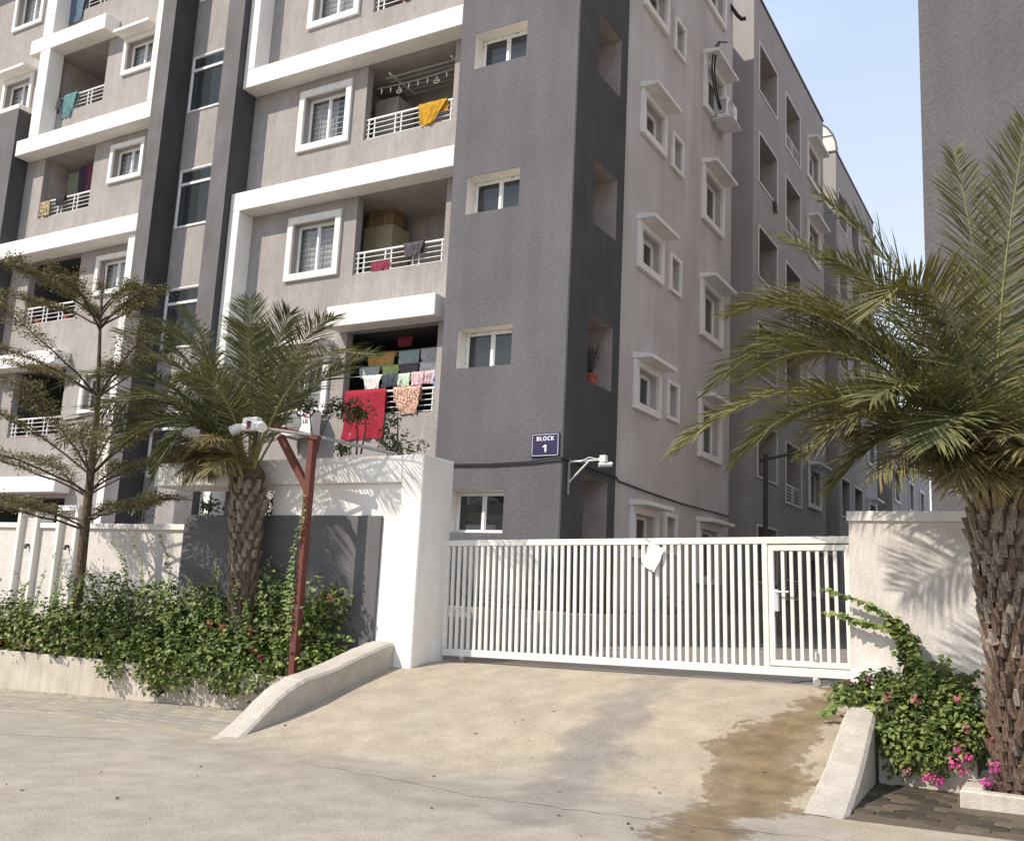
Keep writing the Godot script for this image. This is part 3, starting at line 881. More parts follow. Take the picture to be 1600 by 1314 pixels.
# ------------------------------------------------------------------ walls, gate, kerbs
func build_compound() -> void:
	var p := thing("entrance_wall", "tall white portal wall left of the gate, a grey panel set into it", "wall")
	part("column", bevel(st(), Vector3(-8.52, 0.2, -12.25), Vector3(-8.14, 3.575, -11.45), 0.015), M.white, p)
	part("beam", bevel(st(), Vector3(-13.86, 3.165, -12.25), Vector3(-8.523, 3.57, -11.453), 0.015), M.white, p)
	part("back_wall", bevel(st(), Vector3(-11.1, 0.0, -12.2), Vector3(-8.523, 3.163, -11.535), 0.005), M.white, p)
	part("panel", bevel(st(), Vector3(-13.05, -0.3, -11.75), Vector3(-8.87, 2.68, -11.495), 0.012), M.panel, p)
	# left boundary wall with its raised frames
	var w := thing("boundary_wall", "low beige boundary wall with white coping and tall white frames, left", "wall")
	part("wall", box(st(), Vector3(-20.0, -0.6, -11.82), Vector3(-13.053, 2.42, -11.6)), M.wallbeige, w)
	for c in [[-20.0, -17.66], [-17.04, -16.47], [-15.86, -13.053]]:
		part("coping", bevel(st(), Vector3(c[0], 2.423, -11.86), Vector3(c[1], 2.525, -11.55), 0.01), M.white, w)
	for c in [[-17.66, -17.04], [-16.47, -15.86]]:
		part("wall", box(st(), Vector3(c[0] + 0.02, 2.0, -11.815), Vector3(c[1] - 0.02, 2.8, -11.605)), M.wallbeige, w)
		part("frame", ring(st(), c[1] - c[0], 3.3, 0.10, -11.84, -11.50, c[0], -0.45), M.white, w)
		part("hook", tube(st(), [Vector3((c[0] + c[1]) / 2, 2.1, -11.6), Vector3((c[0] + c[1]) / 2, 2.1, -11.54), Vector3((c[0] + c[1]) / 2 + 0.02, 2.04, -11.52)], 0.03, 6), M.black, w)
	# right boundary wall
	w = thing("boundary_wall", "rough plastered pale wall with white coping behind the right palm", "wall")
	part("wall", box(st(), Vector3(-2.295, -0.2, -12.1), Vector3(6.0, 2.67, -11.9)), M.wallbeige, w)
	part("coping", bevel(st(), Vector3(-2.315, 2.673, -12.13), Vector3(6.0, 2.79, -11.87), 0.008), M.white, w)
	part("plinth", bevel(st(), Vector3(-2.22, 0.5, -11.896), Vector3(-1.84, 1.0, -11.5), 0.02), M.white, w)
	# ramp kerbs
	var prof_l := [[-8.42, 0.0], [-8.75, 0.10], [-9.1, 0.24], [-9.38, 0.37], [-9.62, 0.46], [-10.2, 0.57], [-10.8, 0.73], [-11.447, 0.87]]
	kerb("ramp_kerb", "long whitewashed kerb rising up the left edge of the ramp", prof_l, -8.78, -8.42, -8.86, -8.45, 5)
	var prof_r := [[-8.63, 0.0], [-9.0, 0.075], [-9.35, 0.16], [-9.75, 0.28], [-10.15, 0.44], [-10.5, 0.585], [-10.9, 0.70], [-11.1, 0.73], [-11.5, 0.74]]
	kerb("ramp_kerb", "thick whitewashed kerb curving down the right edge of the ramp", prof_r, -2.09, -1.71, -2.135, -1.86, 9)
	# planters
	var t := thing("planter_wall", "long low plastered planter wall under the left bougainvillea", "planter wall")
	var a := Vector3(-19.0, 0, -9.78)
	var e := Vector3(-8.86, 0, -11.0)
	var ang := -atan2(e.z - a.z, e.x - a.x)
	part("wall", bevel(st(), Vector3(0, -0.6, -0.18), Vector3(a.distance_to(e), 0.30, 0.0), 0.02), M.planter, t, Transform3D(Basis(UP, ang), a))
	part("soil", box(st(), Vector3(0, -0.6, -1.9), Vector3(a.distance_to(e) - 0.3, 0.2, -0.19)), M.soil, t, Transform3D(Basis(UP, ang), a))
	t = thing("planter_wall", "low white planter wall behind the hanging bougainvillea, right", "planter wall")
	part("wall", bevel(st(), Vector3(-1.79, -0.1, -10.72), Vector3(-0.9, 0.3, -10.58), 0.015), M.planter, t)
	part("soil", box(st(), Vector3(-1.79, -0.1, -11.89), Vector3(-0.9, 0.24, -10.73)), M.soil, t)
	t = thing("tree_kerb", "white concrete tree kerb round the foot of the right palm", "kerb")
	part("side", bevel(st(), Vector3(-0.98, -0.1, -11.3), Vector3(-0.80, 0.13, -9.99), 0.015), M.planter, t)
	part("front", bevel(st(), Vector3(-0.98, -0.1, -9.988), Vector3(1.6, 0.13, -9.84), 0.015), M.planter, t)
	part("soil", box(st(), Vector3(-0.80, -0.1, -11.88), Vector3(1.6, 0.02, -9.99)), M.soil, t)
	t = thing("planter_wall", "grey planter wall seen through the gate at the tower's foot", "planter wall")
	part("wall", bevel(st(), Vector3(-12.0, 0.5, -14.36), Vector3(-7.15, 1.38, -14.2), 0.015), M.planter, t)
	part("wall", bevel(st(), Vector3(-7.31, 0.5, -45.0), Vector3(-7.15, 1.36, -14.362), 0.015), M.mauve, t)
	part("soil", box(st(), Vector3(-12.0, 0.5, -14.97), Vector3(-7.32, 1.25, -14.37)), M.soil, t)
	part("soil", box(st(), Vector3(-7.66, 0.5, -45.0), Vector3(-7.32, 1.25, -14.98)), M.soil, t)
	for i in 6:
		var hx := thing("hedge_shrub", ["small green shrub behind the gate beside the white portal", "second green shrub from the portal in the planter behind the gate", "third green shrub from the portal in the planter behind the gate", "fourth green shrub from the portal behind the gate, by the tower corner", "dark shrub in the shaded lane planter, nearest the tower", "dark shrub in the shaded lane planter, farther down the lane"][i], "shrub", Vector3.ZERO, "shrubs behind the gate")
		var c := Vector3(-9.6 + i * 0.52, 1.45, -14.65) if i < 4 else Vector3(-7.5, 1.45, -16.6 - (i - 4) * 3.0)
		leaf_cloud(hx, "foliage", [[c, Vector3(0.34, 0.3, 0.25) if i < 4 else Vector3(0.22, 0.35, 1.2)]], 380, 0.045, 200 + i, [Color(0.085, 0.11, 0.03), Color(0.13, 0.15, 0.04)])

func kerb(n: String, label: String, prof: Array, xa0: float, xb0: float, xa1: float, xb1: float, sd: int) -> void:
	var s := SurfaceTool.new()
	s.begin(Mesh.PRIMITIVE_TRIANGLES)
	var f := FastNoiseLite.new()
	f.seed = sd
	f.frequency = 2.2
	var rows: Array = []
	var steps := 60
	for i in steps + 1:
		var t := float(i) / steps * (prof.size() - 1)
		var k := mini(int(t), prof.size() - 2)
		var z: float = lerpf(prof[k][0], prof[k + 1][0], t - k)
		# rounded profile through the points
		var p0: float = prof[maxi(k - 1, 0)][1]
		var p3: float = prof[mini(k + 2, prof.size() - 1)][1]
		var h: float = cubic_interpolate(prof[k][1], prof[k + 1][1], p0, p3, t - k)
		var u = (z - prof[0][0]) / (prof[-1][0] - prof[0][0])
		var xa := lerpf(xa0, xa1, u)
		var xb := lerpf(xb0, xb1, u)
		var yl := -0.5
		var top := base_y(xa) + 0.006 + h * (1.0 if n != "" else 1.0) - (0.0)
		if xa < -5:
			top = h + 0.0 + lerpf(base_y(xa), 0.0, ss(0.0, 0.3, u))
		var w := f.get_noise_2d(z * 3.0, 1.0) * 0.009
		var w2 := f.get_noise_2d(z * 3.0, 9.0) * 0.009
		var c := 0.032
		rows.append([Vector3(xa, yl, z), Vector3(xa + w * 0.7, top - c + w2, z), Vector3(xa + c + w * 0.6, top + w2, z), Vector3((xa + xb) * 0.5, top + 0.006 + w, z), Vector3(xb - c + w2 * 0.6, top + w, z), Vector3(xb + w2 * 0.7, top - c + w, z), Vector3(xb, yl, z)])
	for i in rows.size():
		for v in rows[i]:
			s.set_smooth_group(-1)
			s.add_vertex(v)
	for i in rows.size() - 1:
		for j in 6:
			var a := i * 7 + j
			var d := (i + 1) * 7 + j
			# i grows away from the street: a is near, d far; j grows to the right
			for q in [d, d + 1, a + 1, d, a + 1, a]:
				s.add_index(q)
	s.generate_normals()
	var o := s.commit()
	var s2 := st()
	for e in [0, rows.size() - 1]:
		for j in range(1, 5):
			tri(s2, rows[e][0], rows[e][j], rows[e][j + 1], Vector3(0, 0, 1 if e == 0 else -1))
		tri(s2, rows[e][0], rows[e][5], rows[e][6], Vector3(0, 0, 1 if e == 0 else -1))
	s2.append_from(o, 0, Transform3D.IDENTITY)
	solo(n, s2, M.kerb, label, "kerb", "kerbs along the ramp")

func build_gate() -> void:
	# the gate leans with the slope of the street: its own x runs along it
	var g := thing("sliding_gate", "white steel bar gate across the ramp with a wicket door at its right end", "gate", Vector3(-8.13, 0.70, -12.2))
	var slope := 0.0245
	g.rotation.z = atan(slope)
	var wdt := 5.83
	var ht := 1.675
	part("top_rail", bevel(st(), Vector3(0, ht - 0.085, -0.025), Vector3(wdt, ht, 0.025), 0.005), M.gate, g)
	part("bottom_rail", bevel(st(), Vector3(0, 0, -0.025), Vector3(wdt, 0.10, 0.025), 0.005), M.gate, g)
	part("end_post", bevel(st(), Vector3(0, 0.102, -0.025), Vector3(0.075, ht - 0.087, 0.025), 0.005), M.gate, g)
	part("middle_post", bevel(st(), Vector3(4.765, 0.102, -0.025), Vector3(4.835, ht - 0.087, 0.025), 0.005), M.gate, g)
	var bar := bevel(st(), Vector3(-0.0255, 0.102, -0.016), Vector3(0.0255, ht - 0.087, 0.016), 0.004).commit()
	for i in 46:
		part("bar", bar, M.gate, g, Transform3D(Basis.IDENTITY, Vector3(0.145 + i * 0.1008, 0, 0)))
	# wicket door
	var dw := 0.985
	var d := part("wicket_door", ring(st(), dw, 1.46, 0.07, -0.02, 0.03, 4.843, 0.112), M.gate, g)
	var b2 := bevel(st(), Vector3(-0.022, 0.183, -0.012), Vector3(0.022, 1.50, 0.018), 0.004).commit()
	for i in 7:
		part("bar", b2, M.gate, d, Transform3D(Basis.IDENTITY, Vector3(4.843 + 0.178 + i * 0.105, 0, 0)))
	part("lock_case", bevel(st(), Vector3(4.905, 0.76, -0.02), Vector3(4.965, 1.03, 0.045), 0.006), M.steel, d)
	part("handle", tube(st(), [Vector3(4.935, 1.0, 0.04), Vector3(4.935, 1.0, 0.075), Vector3(5.10, 1.0, 0.075)], 0.012, 6), M.steel, d)
	part("padlock", bevel(st(), Vector3(4.915, 0.69, 0.0), Vector3(4.955, 0.75, 0.03), 0.008), M.black, d)
	part("hinge", tube(st(), [Vector3(5.4, 0.20, 0.04), Vector3(5.4, 0.30, 0.04)], 0.018, 8), M.steel, d)
	for x in [0.35, 5.38]:
		part("wheel_bracket", bevel(st(), Vector3(x - 0.03, -0.08, -0.02), Vector3(x + 0.03, 0.0, 0.02), 0.004), M.gate, g)
		part("wheel", tube(st(), [Vector3(x + 0.02, -0.06, -0.03), Vector3(x + 0.02, -0.06, 0.03)], 0.045, 12), M.greypipe, g)
	part("track", bevel(st(), Vector3(0.0, -0.118, -0.02), Vector3(wdt, -0.09, 0.02), 0.004), M.greypipe, g)
	part("receiver_bar", box(st(), Vector3(-0.25, 0.45, 0.0), Vector3(-0.002, 0.48, 0.02)), M.gate, g)
	# paper hung on the gate
	var pz := -12.155
	var o := solo("paper_sheet", cloth_mesh(0.24, 0.33, 0.02, 3, 0.9, 8), M.plastic, "white folded paper sheet tied near the top of the gate", "paper")
	o.transform = Transform3D(Basis(Vector3(0, 0, 1), -0.42), Vector3(-4.885, 2.405, pz))
	part("string", tube(st(), [Vector3(-0.12, 0.02, 0), Vector3(0.0, -0.005, 0), Vector3(0.24, -0.005, 0), Vector3(0.42, 0.18, 0)], 0.003, 4), M.twig, o)

# ------------------------------------------------------------------ cloth
func cloth_mesh(w: float, h: float, wave: float, sd: int, taper := 1.0, nx := 14, skew := 0.0, back := 0.0) -> ArrayMesh:
	# hangs from y 0 down to -h, x 0..w; "back" is how much is folded over behind
	var f := FastNoiseLite.new()
	f.seed = sd
	f.frequency = 1.0
	var s := SurfaceTool.new()
	s.begin(Mesh.PRIMITIVE_TRIANGLES)
	var ny := maxi(6, int(nx * h / w))
	var n0 := 4 if back > 0.0 else 0
	var rows := ny + n0
	for j in rows + 1:
		for i in nx + 1:
			var u := float(i) / nx
			var t := (j - n0) / float(ny)
			var y := -h * t
			var z := 0.0
			if t < 0.0:
				y = t / (-n0 / float(ny)) * -back
				z = -0.055
			elif back > 0.0 and j == n0:
				y = 0.012
				z = -0.02
			var k := lerpf(1.0, taper, clampf(t, 0, 1))
			var x := w * (0.5 + (u - 0.5) * k) + skew * clampf(t, 0, 1) + f.get_noise_2d(t * 3.0, u * 2.0 + 7.0) * 0.02
			z += (sin(u * 17.0 + sd + f.get_noise_2d(u * 2.0, t) * 4.0) * 0.5 + f.get_noise_2d(u * 5.0 / maxf(w, 0.3), t * 2.0) * 1.2) * wave * (0.35 + clampf(t, 0, 1))
			y += f.get_noise_2d(u * 3.0, 4.0) * 0.04 * clampf(t, 0, 1) * h
			s.set_smooth_group(0)
			s.set_uv(Vector2(u * w, t * h))
			s.add_vertex(Vector3(x, y, z + 0.02))
	for j in rows:
		for i in nx:
			var a := j * (nx + 1) + i
			var d := a + nx + 1
			for q in [a, a + 1, d + 1, a, d + 1, d]:
				s.add_index(q)
	s.generate_normals()
	return s.commit()

func hang(n: String, label: String, cat: String, at: Vector3, w: float, h: float, c: Color, sd: int, taper := 1.0, back := 0.0, skew := 0.0, m: Material = null, group := "") -> MeshInstance3D:
	var mm: StandardMaterial3D
	if m != null:
		mm = m
	else:
		mm = mat(c, 0.95, M.t_paint, 0.7)
		mm.backlight_enabled = true
		mm.backlight = Color(0.2, 0.2, 0.2)
	var o := solo(n, cloth_mesh(w, h, 0.03, sd, taper, 16, skew, back), mm, label, cat, group)
	o.position = at
	return o

func print_mat(c0: Color, c1: Color, sd: int, scale: float, cut := 0.5) -> StandardMaterial3D:
	var g := noise_img(128, 0.05, 1, 1, sd)
	var d := g.get_data()
	for i in d.size():
		d[i] = 255 if d[i] / 255.0 > cut else 0
	var m := StandardMaterial3D.new()
	m.albedo_texture = tinted(Image.create_from_data(128, 128, false, Image.FORMAT_L8, d), c0, c1)
	m.uv1_scale = Vector3.ONE * scale
	m.roughness = 0.95
	return m

# ------------------------------------------------------------------ foliage
func leaf_mesh(l: float, w: float, fold := 0.25) -> ArrayMesh:
	# a heart-shaped leaf: base at the origin, tip along +z, face up
	var s := st()
	var pts := [Vector3(0, 0, 0), Vector3(w * 0.42, fold * w * 0.3, l * 0.10), Vector3(w * 0.5, fold * w * 0.4, l * 0.32), Vector3(w * 0.3, fold * w * 0.2, l * 0.68), Vector3(0, -fold * w * 0.5, l)]
	var mid := [Vector3(0, 0, 0), Vector3(0, 0, l * 0.1), Vector3(0, 0, l * 0.35), Vector3(0, -0.1 * fold * w, l * 0.7), Vector3(0, -fold * w * 0.5, l)]
	for sg in [-1.0, 1.0]:
		for i in 4:
			var f := Vector3(sg, 1, 1)
			if i == 0:
				tri(s, mid[0], pts[1] * f, mid[1], UP)
			elif i == 3:
				tri(s, mid[3], pts[3] * f, mid[4], UP)
			else:
				quad(s, mid[i], pts[i] * f, pts[i + 1] * f, mid[i + 1], UP)
	return s.commit()

func scatter(parent: Node, n: String, mesh: Mesh, m: Material, xs: Array, cols: Array) -> MultiMeshInstance3D:
	var mm := MultiMesh.new()
	mm.transform_format = MultiMesh.TRANSFORM_3D
	mm.use_colors = true
	mm.mesh = mesh
	mm.instance_count = xs.size()
	for i in xs.size():
		mm.set_instance_transform(i, xs[i])
		mm.set_instance_color(i, cols[i])
	var o := MultiMeshInstance3D.new()
	o.name = n
	o.multimesh = mm
	o.material_override = m
	parent.add_child(o, true)
	o.set_meta("kind", "stuff")
	return o

func leaf_cloud(parent: Node, n: String, blobs: Array, count: int, size: float, sd: int, cols: Array, shell := 0.5, w := 0.8, m: Material = null) -> MultiMeshInstance3D:
	var r := RandomNumberGenerator.new()
	r.seed = sd
	var f := FastNoiseLite.new()
	f.seed = sd
	f.frequency = 1.3
	var xs := []
	var cs := []
	var tot := 0.0
	for b in blobs:
		tot += pow(b[1].x * b[1].y * b[1].z, 0.66)
	for b in blobs:
		var k := int(count * pow(b[1].x * b[1].y * b[1].z, 0.66) / tot)
		for i in k:
			var dirn := Vector3(r.randfn(), r.randfn(), r.randfn()).normalized()
			var rad := pow(r.randf(), shell)
			var q: Vector3 = b[0] + dirn * rad * b[1]
			if f.get_noise_3dv(q) < -0.14 and r.randf() < 0.88:
				continue
			rad += f.get_noise_3dv(q * 2.0) * 0.35
			q = b[0] + dirn * rad * b[1]
			var nrm := (dirn * 0.8 + UP * 0.6 + Vector3(r.randfn(), r.randfn(), r.randfn()) * 0.5).normalized()
			var fw := (dirn * 0.5 + Vector3(r.randfn(), r.randfn() * 0.6 - 0.5, r.randfn())).normalized()
			var x := nrm.cross(fw)
			if x.length() < 0.05:
				continue
			x = x.normalized()
			fw = x.cross(nrm).normalized()
			var sc := size * r.randf_range(0.6, 1.25)
			xs.append(Transform3D(Basis(x * sc * w, nrm * sc, fw * sc), q))
			var c: Color = cols[r.randi() % cols.size()]
			cs.append(c * r.randf_range(0.7, 1.25))
	return scatter(parent, n, M_leaf_unit(), m if m != null else M.leaf, xs, cs)

var _lu: ArrayMesh
func M_leaf_unit() -> ArrayMesh:
	if _lu == null:
		_lu = leaf_mesh(1.0, 0.85)
	return _lu

const GREENS := [Color(0.10, 0.15, 0.03), Color(0.155, 0.21, 0.045), Color(0.062, 0.10, 0.022), Color(0.235, 0.265, 0.065)]

# a shoot: a thin stem with paired leaves
func shoot(parent: Node, pts: Array, sd: int, size := 0.06, gap := 0.05) -> void:
	var r := RandomNumberGenerator.new()
	r.seed = sd
	var cv := Curve3D.new()
	for i in pts.size():
		var tg: Vector3 = (pts[mini(i + 1, pts.size() - 1)] - pts[maxi(i - 1, 0)]) / 6.0
		cv.add_point(pts[i], -tg, tg)
	var l := cv.get_baked_length()
	var tp := []
	var rr := []
	for i in 13:
		tp.append(cv.sample_baked(l * i / 12.0))
		rr.append(lerpf(0.007, 0.0025, i / 12.0))
	part("stem", tube(st(), tp, rr, 5), M.twig, parent)
	var xs := []
	var cs := []
	var t := 0.03
	while t < l:
		var q := cv.sample_baked(t)
		for s2 in [-1, 1]:
			var fw := Vector3(s2 * r.randf_range(0.4, 1.0), r.randf_range(-0.9, 0.1), r.randf_range(0.0, 0.8)).normalized()
			var nrm := (Vector3(r.randf_range(-0.4, 0.4), 0.6, 0.7)).normalized()
			var x := nrm.cross(fw).normalized()
			nrm = fw.cross(x).normalized()
			var sc := size * r.randf_range(0.65, 1.2) * (0.6 + 0.4 * sin(PI * minf(1.0, t / l * 1.1)))
			xs.append(Transform3D(Basis(x * sc * 0.85, nrm * sc, fw * sc), q + fw * 0.012))
			var c: Color = [Color(0.13, 0.19, 0.035), Color(0.10, 0.155, 0.03), Color(0.19, 0.24, 0.05)][r.randi() % 3]
			cs.append(c * r.randf_range(0.8, 1.2))
		t += gap * r.randf_range(0.7, 1.4)
	scatter(parent, "foliage", M_leaf_unit(), M.leaf, xs, cs)

func blossoms(parent: Node, spots: Array, sd: int, cols: Array, per := 26, rad := 0.09) -> void:
	var r := RandomNumberGenerator.new()
	r.seed = sd
	var xs := []
	var cs := []
	for sp in spots:
		var base: Color = cols[r.randi() % cols.size()]
		for i in per:
			var d := Vector3(r.randfn(), r.randfn(), r.randfn()).normalized()
			var q: Vector3 = sp + d * rad * sqrt(r.randf())
			var up := (d + Vector3(0, 0.4, 0.6)).normalized()
			var x := up.cross(Vector3(r.randfn(), r.randfn(), r.randfn())).normalized()
			var sc := r.randf_range(0.026, 0.042)
			xs.append(Transform3D(Basis(x * sc, up * sc, x.cross(up) * sc), q))
			cs.append(base * r.randf_range(0.75, 1.3))
	scatter(parent, "blossom", M_leaf_unit(), M.petal, xs, cs)

# ------------------------------------------------------------------ palms
func bez(a: Vector3, b: Vector3, c: Vector3, t: float) -> Vector3:
	return a.lerp(b, t).lerp(b.lerp(c, t), t)

func frond(parent: Node, p0: Vector3, p1: Vector3, p2: Vector3, ll: float, n: int, sd: int, tone: Color, old := false) -> void:
	var r := RandomNumberGenerator.new()
	r.seed = sd
	var s := st()
	var roll := r.randf_range(-0.25, 0.25)
	for i in n:
		var t := 0.16 + 0.84 * (i + r.randf() * 0.5) / n
		var q := bez(p0, p1, p2, t)
		var tg := (bez(p0, p1, p2, minf(1.0, t + 0.02)) - bez(p0, p1, p2, t - 0.02)).normalized()
		var sd0 := tg.cross(UP)
		if sd0.length() < 0.2:
			sd0 = tg.cross(Vector3(0.4, 0, 0.9))
		sd0 = sd0.normalized().rotated(tg, roll)
		var nv := sd0.cross(tg).normalized()
		var prof := (0.45 + 0.75 * sin(PI * clampf(0.12 + t * 0.72, 0, 1))) * (1.0 if t < 0.85 else lerpf(1.0, 0.5, (t - 0.85) / 0.15))
		for sg in [-1.0, 1.0]:
			var an := deg_to_rad(lerpf(70.0, 38.0, t) + r.randf_range(-8, 8))
			var lift := r.randf_range(-0.08, 0.5) if not old else r.randf_range(-0.5, 0.5)
			var dirn = (tg * cos(an) + (sd0 * sg * cos(lift) + nv * sin(lift)) * sin(an)).normalized()
			var l := ll * prof * r.randf_range(0.82, 1.1)
			var wd := r.randf_range(0.0062, 0.0088) * (1.0 + 0.4 * ll)
			var wv = dirn.cross(nv)
			if wv.length() < 0.1:
				wv = dirn.cross(sd0)
			wv = wv.normalized().rotated(dirn, r.randf_range(-0.7, 0.7)) * wd
			var sag = UP * -l * r.randf_range(0.05, 0.20) * (2.2 if old else 1.0)
			var a = q + dirn * l * 0.38 + sag * 0.15
			var b = q + dirn * l * 0.72 + sag * 0.5
			var e = q + dirn * l + sag
			var c := tone * r.randf_range(0.72, 1.3)
			if r.randf() < (0.04 if not old else 0.35):
				c = Color(0.24, 0.19, 0.085)
			quad(s, q - wv * 0.4, q + wv * 0.4, a + wv, a - wv, nv, c)
			quad(s, a - wv, a + wv, b + wv * 0.75, b - wv * 0.75, nv, c)
			tri(s, b - wv * 0.75, b + wv * 0.75, e, nv, c * 1.1)
	var o := part("frond", s, M.frond, parent)
	var pts := []
	var rr := []
	for i in 15:
		pts.append(bez(p0, p1, p2, i / 14.0))
		rr.append(lerpf(0.028, 0.004, pow(i / 14.0, 0.6)))
	part("rachis", tube(st(), pts, rr, 6), M.rachis_old if old else M.rachis, o)

func boot_mesh(sd: int, old: bool) -> ArrayMesh:
	# the stub of an old leaf: wide at its foot, cut off at the top, leaning out
	var r := RandomNumberGenerator.new()
	r.seed = sd
	var s := st()
	var w := r.randf_range(0.075, 0.10)
	var h := r.randf_range(0.10, 0.145)
	var out := r.randf_range(0.045, 0.085)
	var d := 0.045
	var a := [Vector3(-w, 0, 0), Vector3(-w * 0.6, -0.01, d * 0.8), Vector3(w * 0.6, -0.01, d * 0.8), Vector3(w, 0, 0)]
	var b := [Vector3(-w * 0.55, h, out * 0.4), Vector3(-w * 0.4, h * r.randf_range(0.85, 1.1), out + d * 0.55), Vector3(w * 0.4, h * r.randf_range(0.85, 1.1), out + d * 0.5), Vector3(w * 0.55, h * 0.95, out * 0.4)]
	for i in 3:
		quad(s, a[i], a[i + 1], b[i + 1], b[i], (a[i] + a[i + 1]) * 0.5 + Vector3(0, -h * 0.0, 0.03))
	quad(s, b[0], b[1], b[2], b[3], UP)
	if r.randf() < 0.5:
		tri(s, b[1], b[2], (b[1] + b[2]) * 0.5 + Vector3(r.randf_range(-0.03, 0.03), 0.06, 0.03), Vector3(0, 0, 1))
	return s.commit()

func palm_trunk(parent: Node, foot: Vector3, head: Vector3, r0: float, r1: float, r2: float, rows: int, around: int, sd: int) -> void:
	var r := RandomNumberGenerator.new()
	r.seed = sd
	var pts := []
	var rr := []
	for i in 17:
		var t := i / 16.0
		pts.append(foot.lerp(head, t) + Vector3(0.03 * sin(t * 3.0), 0, 0))
		rr.append(lerpf(lerpf(r0, r1, minf(1, t * 2.0)), r2, maxf(0, t * 2.0 - 1.0)) * 0.92)
	pts.append(head + Vector3(0, 0.16, 0))
	rr.append(r2 * 0.8)
	pts.append(head + Vector3(0, 0.34, 0))
	rr.append(r2 * 0.35)
	part("trunk", tube(st(), pts, rr, 16), M.bark, parent)
	var ms := []
	for k in 8:
		ms.append(boot_mesh(sd + k, k > 4))
	for j in rows:
		var t := (j + 0.2) / rows
		var rad := lerpf(lerpf(r0, r1, minf(1, t * 2.0)), r2, maxf(0, t * 2.0 - 1.0)) * 0.9
		for k in around:
			var an := TAU * (k + 0.5 * (j % 2)) / around + j * 0.08 + r.randf_range(-0.07, 0.07)
			if sin(an) < -0.35:
				continue   # the side turned to the wall
			var dirn := Vector3(cos(an), 0, sin(an))
			var q := foot.lerp(head, t + r.randf_range(-0.01, 0.01)) + dirn * rad
			var bz := dirn
			var sc := r.randf_range(0.85, 1.15) * rad * 3.4 * TAU / around / 0.78
			var bs := Basis(UP.cross(bz).normalized(), UP, bz).rotated(dirn, r.randf_range(-0.14, 0.14)).rotated(UP, r.randf_range(-0.25, 0.25)).scaled(Vector3.ONE * r.randf_range(0.9, 1.15)) * Basis.from_scale(Vector3(sc * 1.15, r.randf_range(0.85, 1.25), r.randf_range(0.55, 1.1)))
			part("leaf_base", ms[r.randi() % 8], M.boot[(1 if r.randf() < lerpf(1.1, 0.1, t * 1.3) else (0 if r.randf() < 0.5 else 2))], parent, Transform3D(bs, q))

func crown_base(c: Vector3, to: Vector3, i: int) -> Vector3:
	var d := to - c
	var flat := Vector2(d.x, d.z)
	var rr := 0.19 * clampf(flat.length() / maxf(0.3, d.y), 0.15, 1.0)
	var f := flat.normalized() * rr
	return c + Vector3(f.x, 0.05 + 0.12 * (1.0 - rr / 0.19) - 0.02 * (i % 4), f.y)

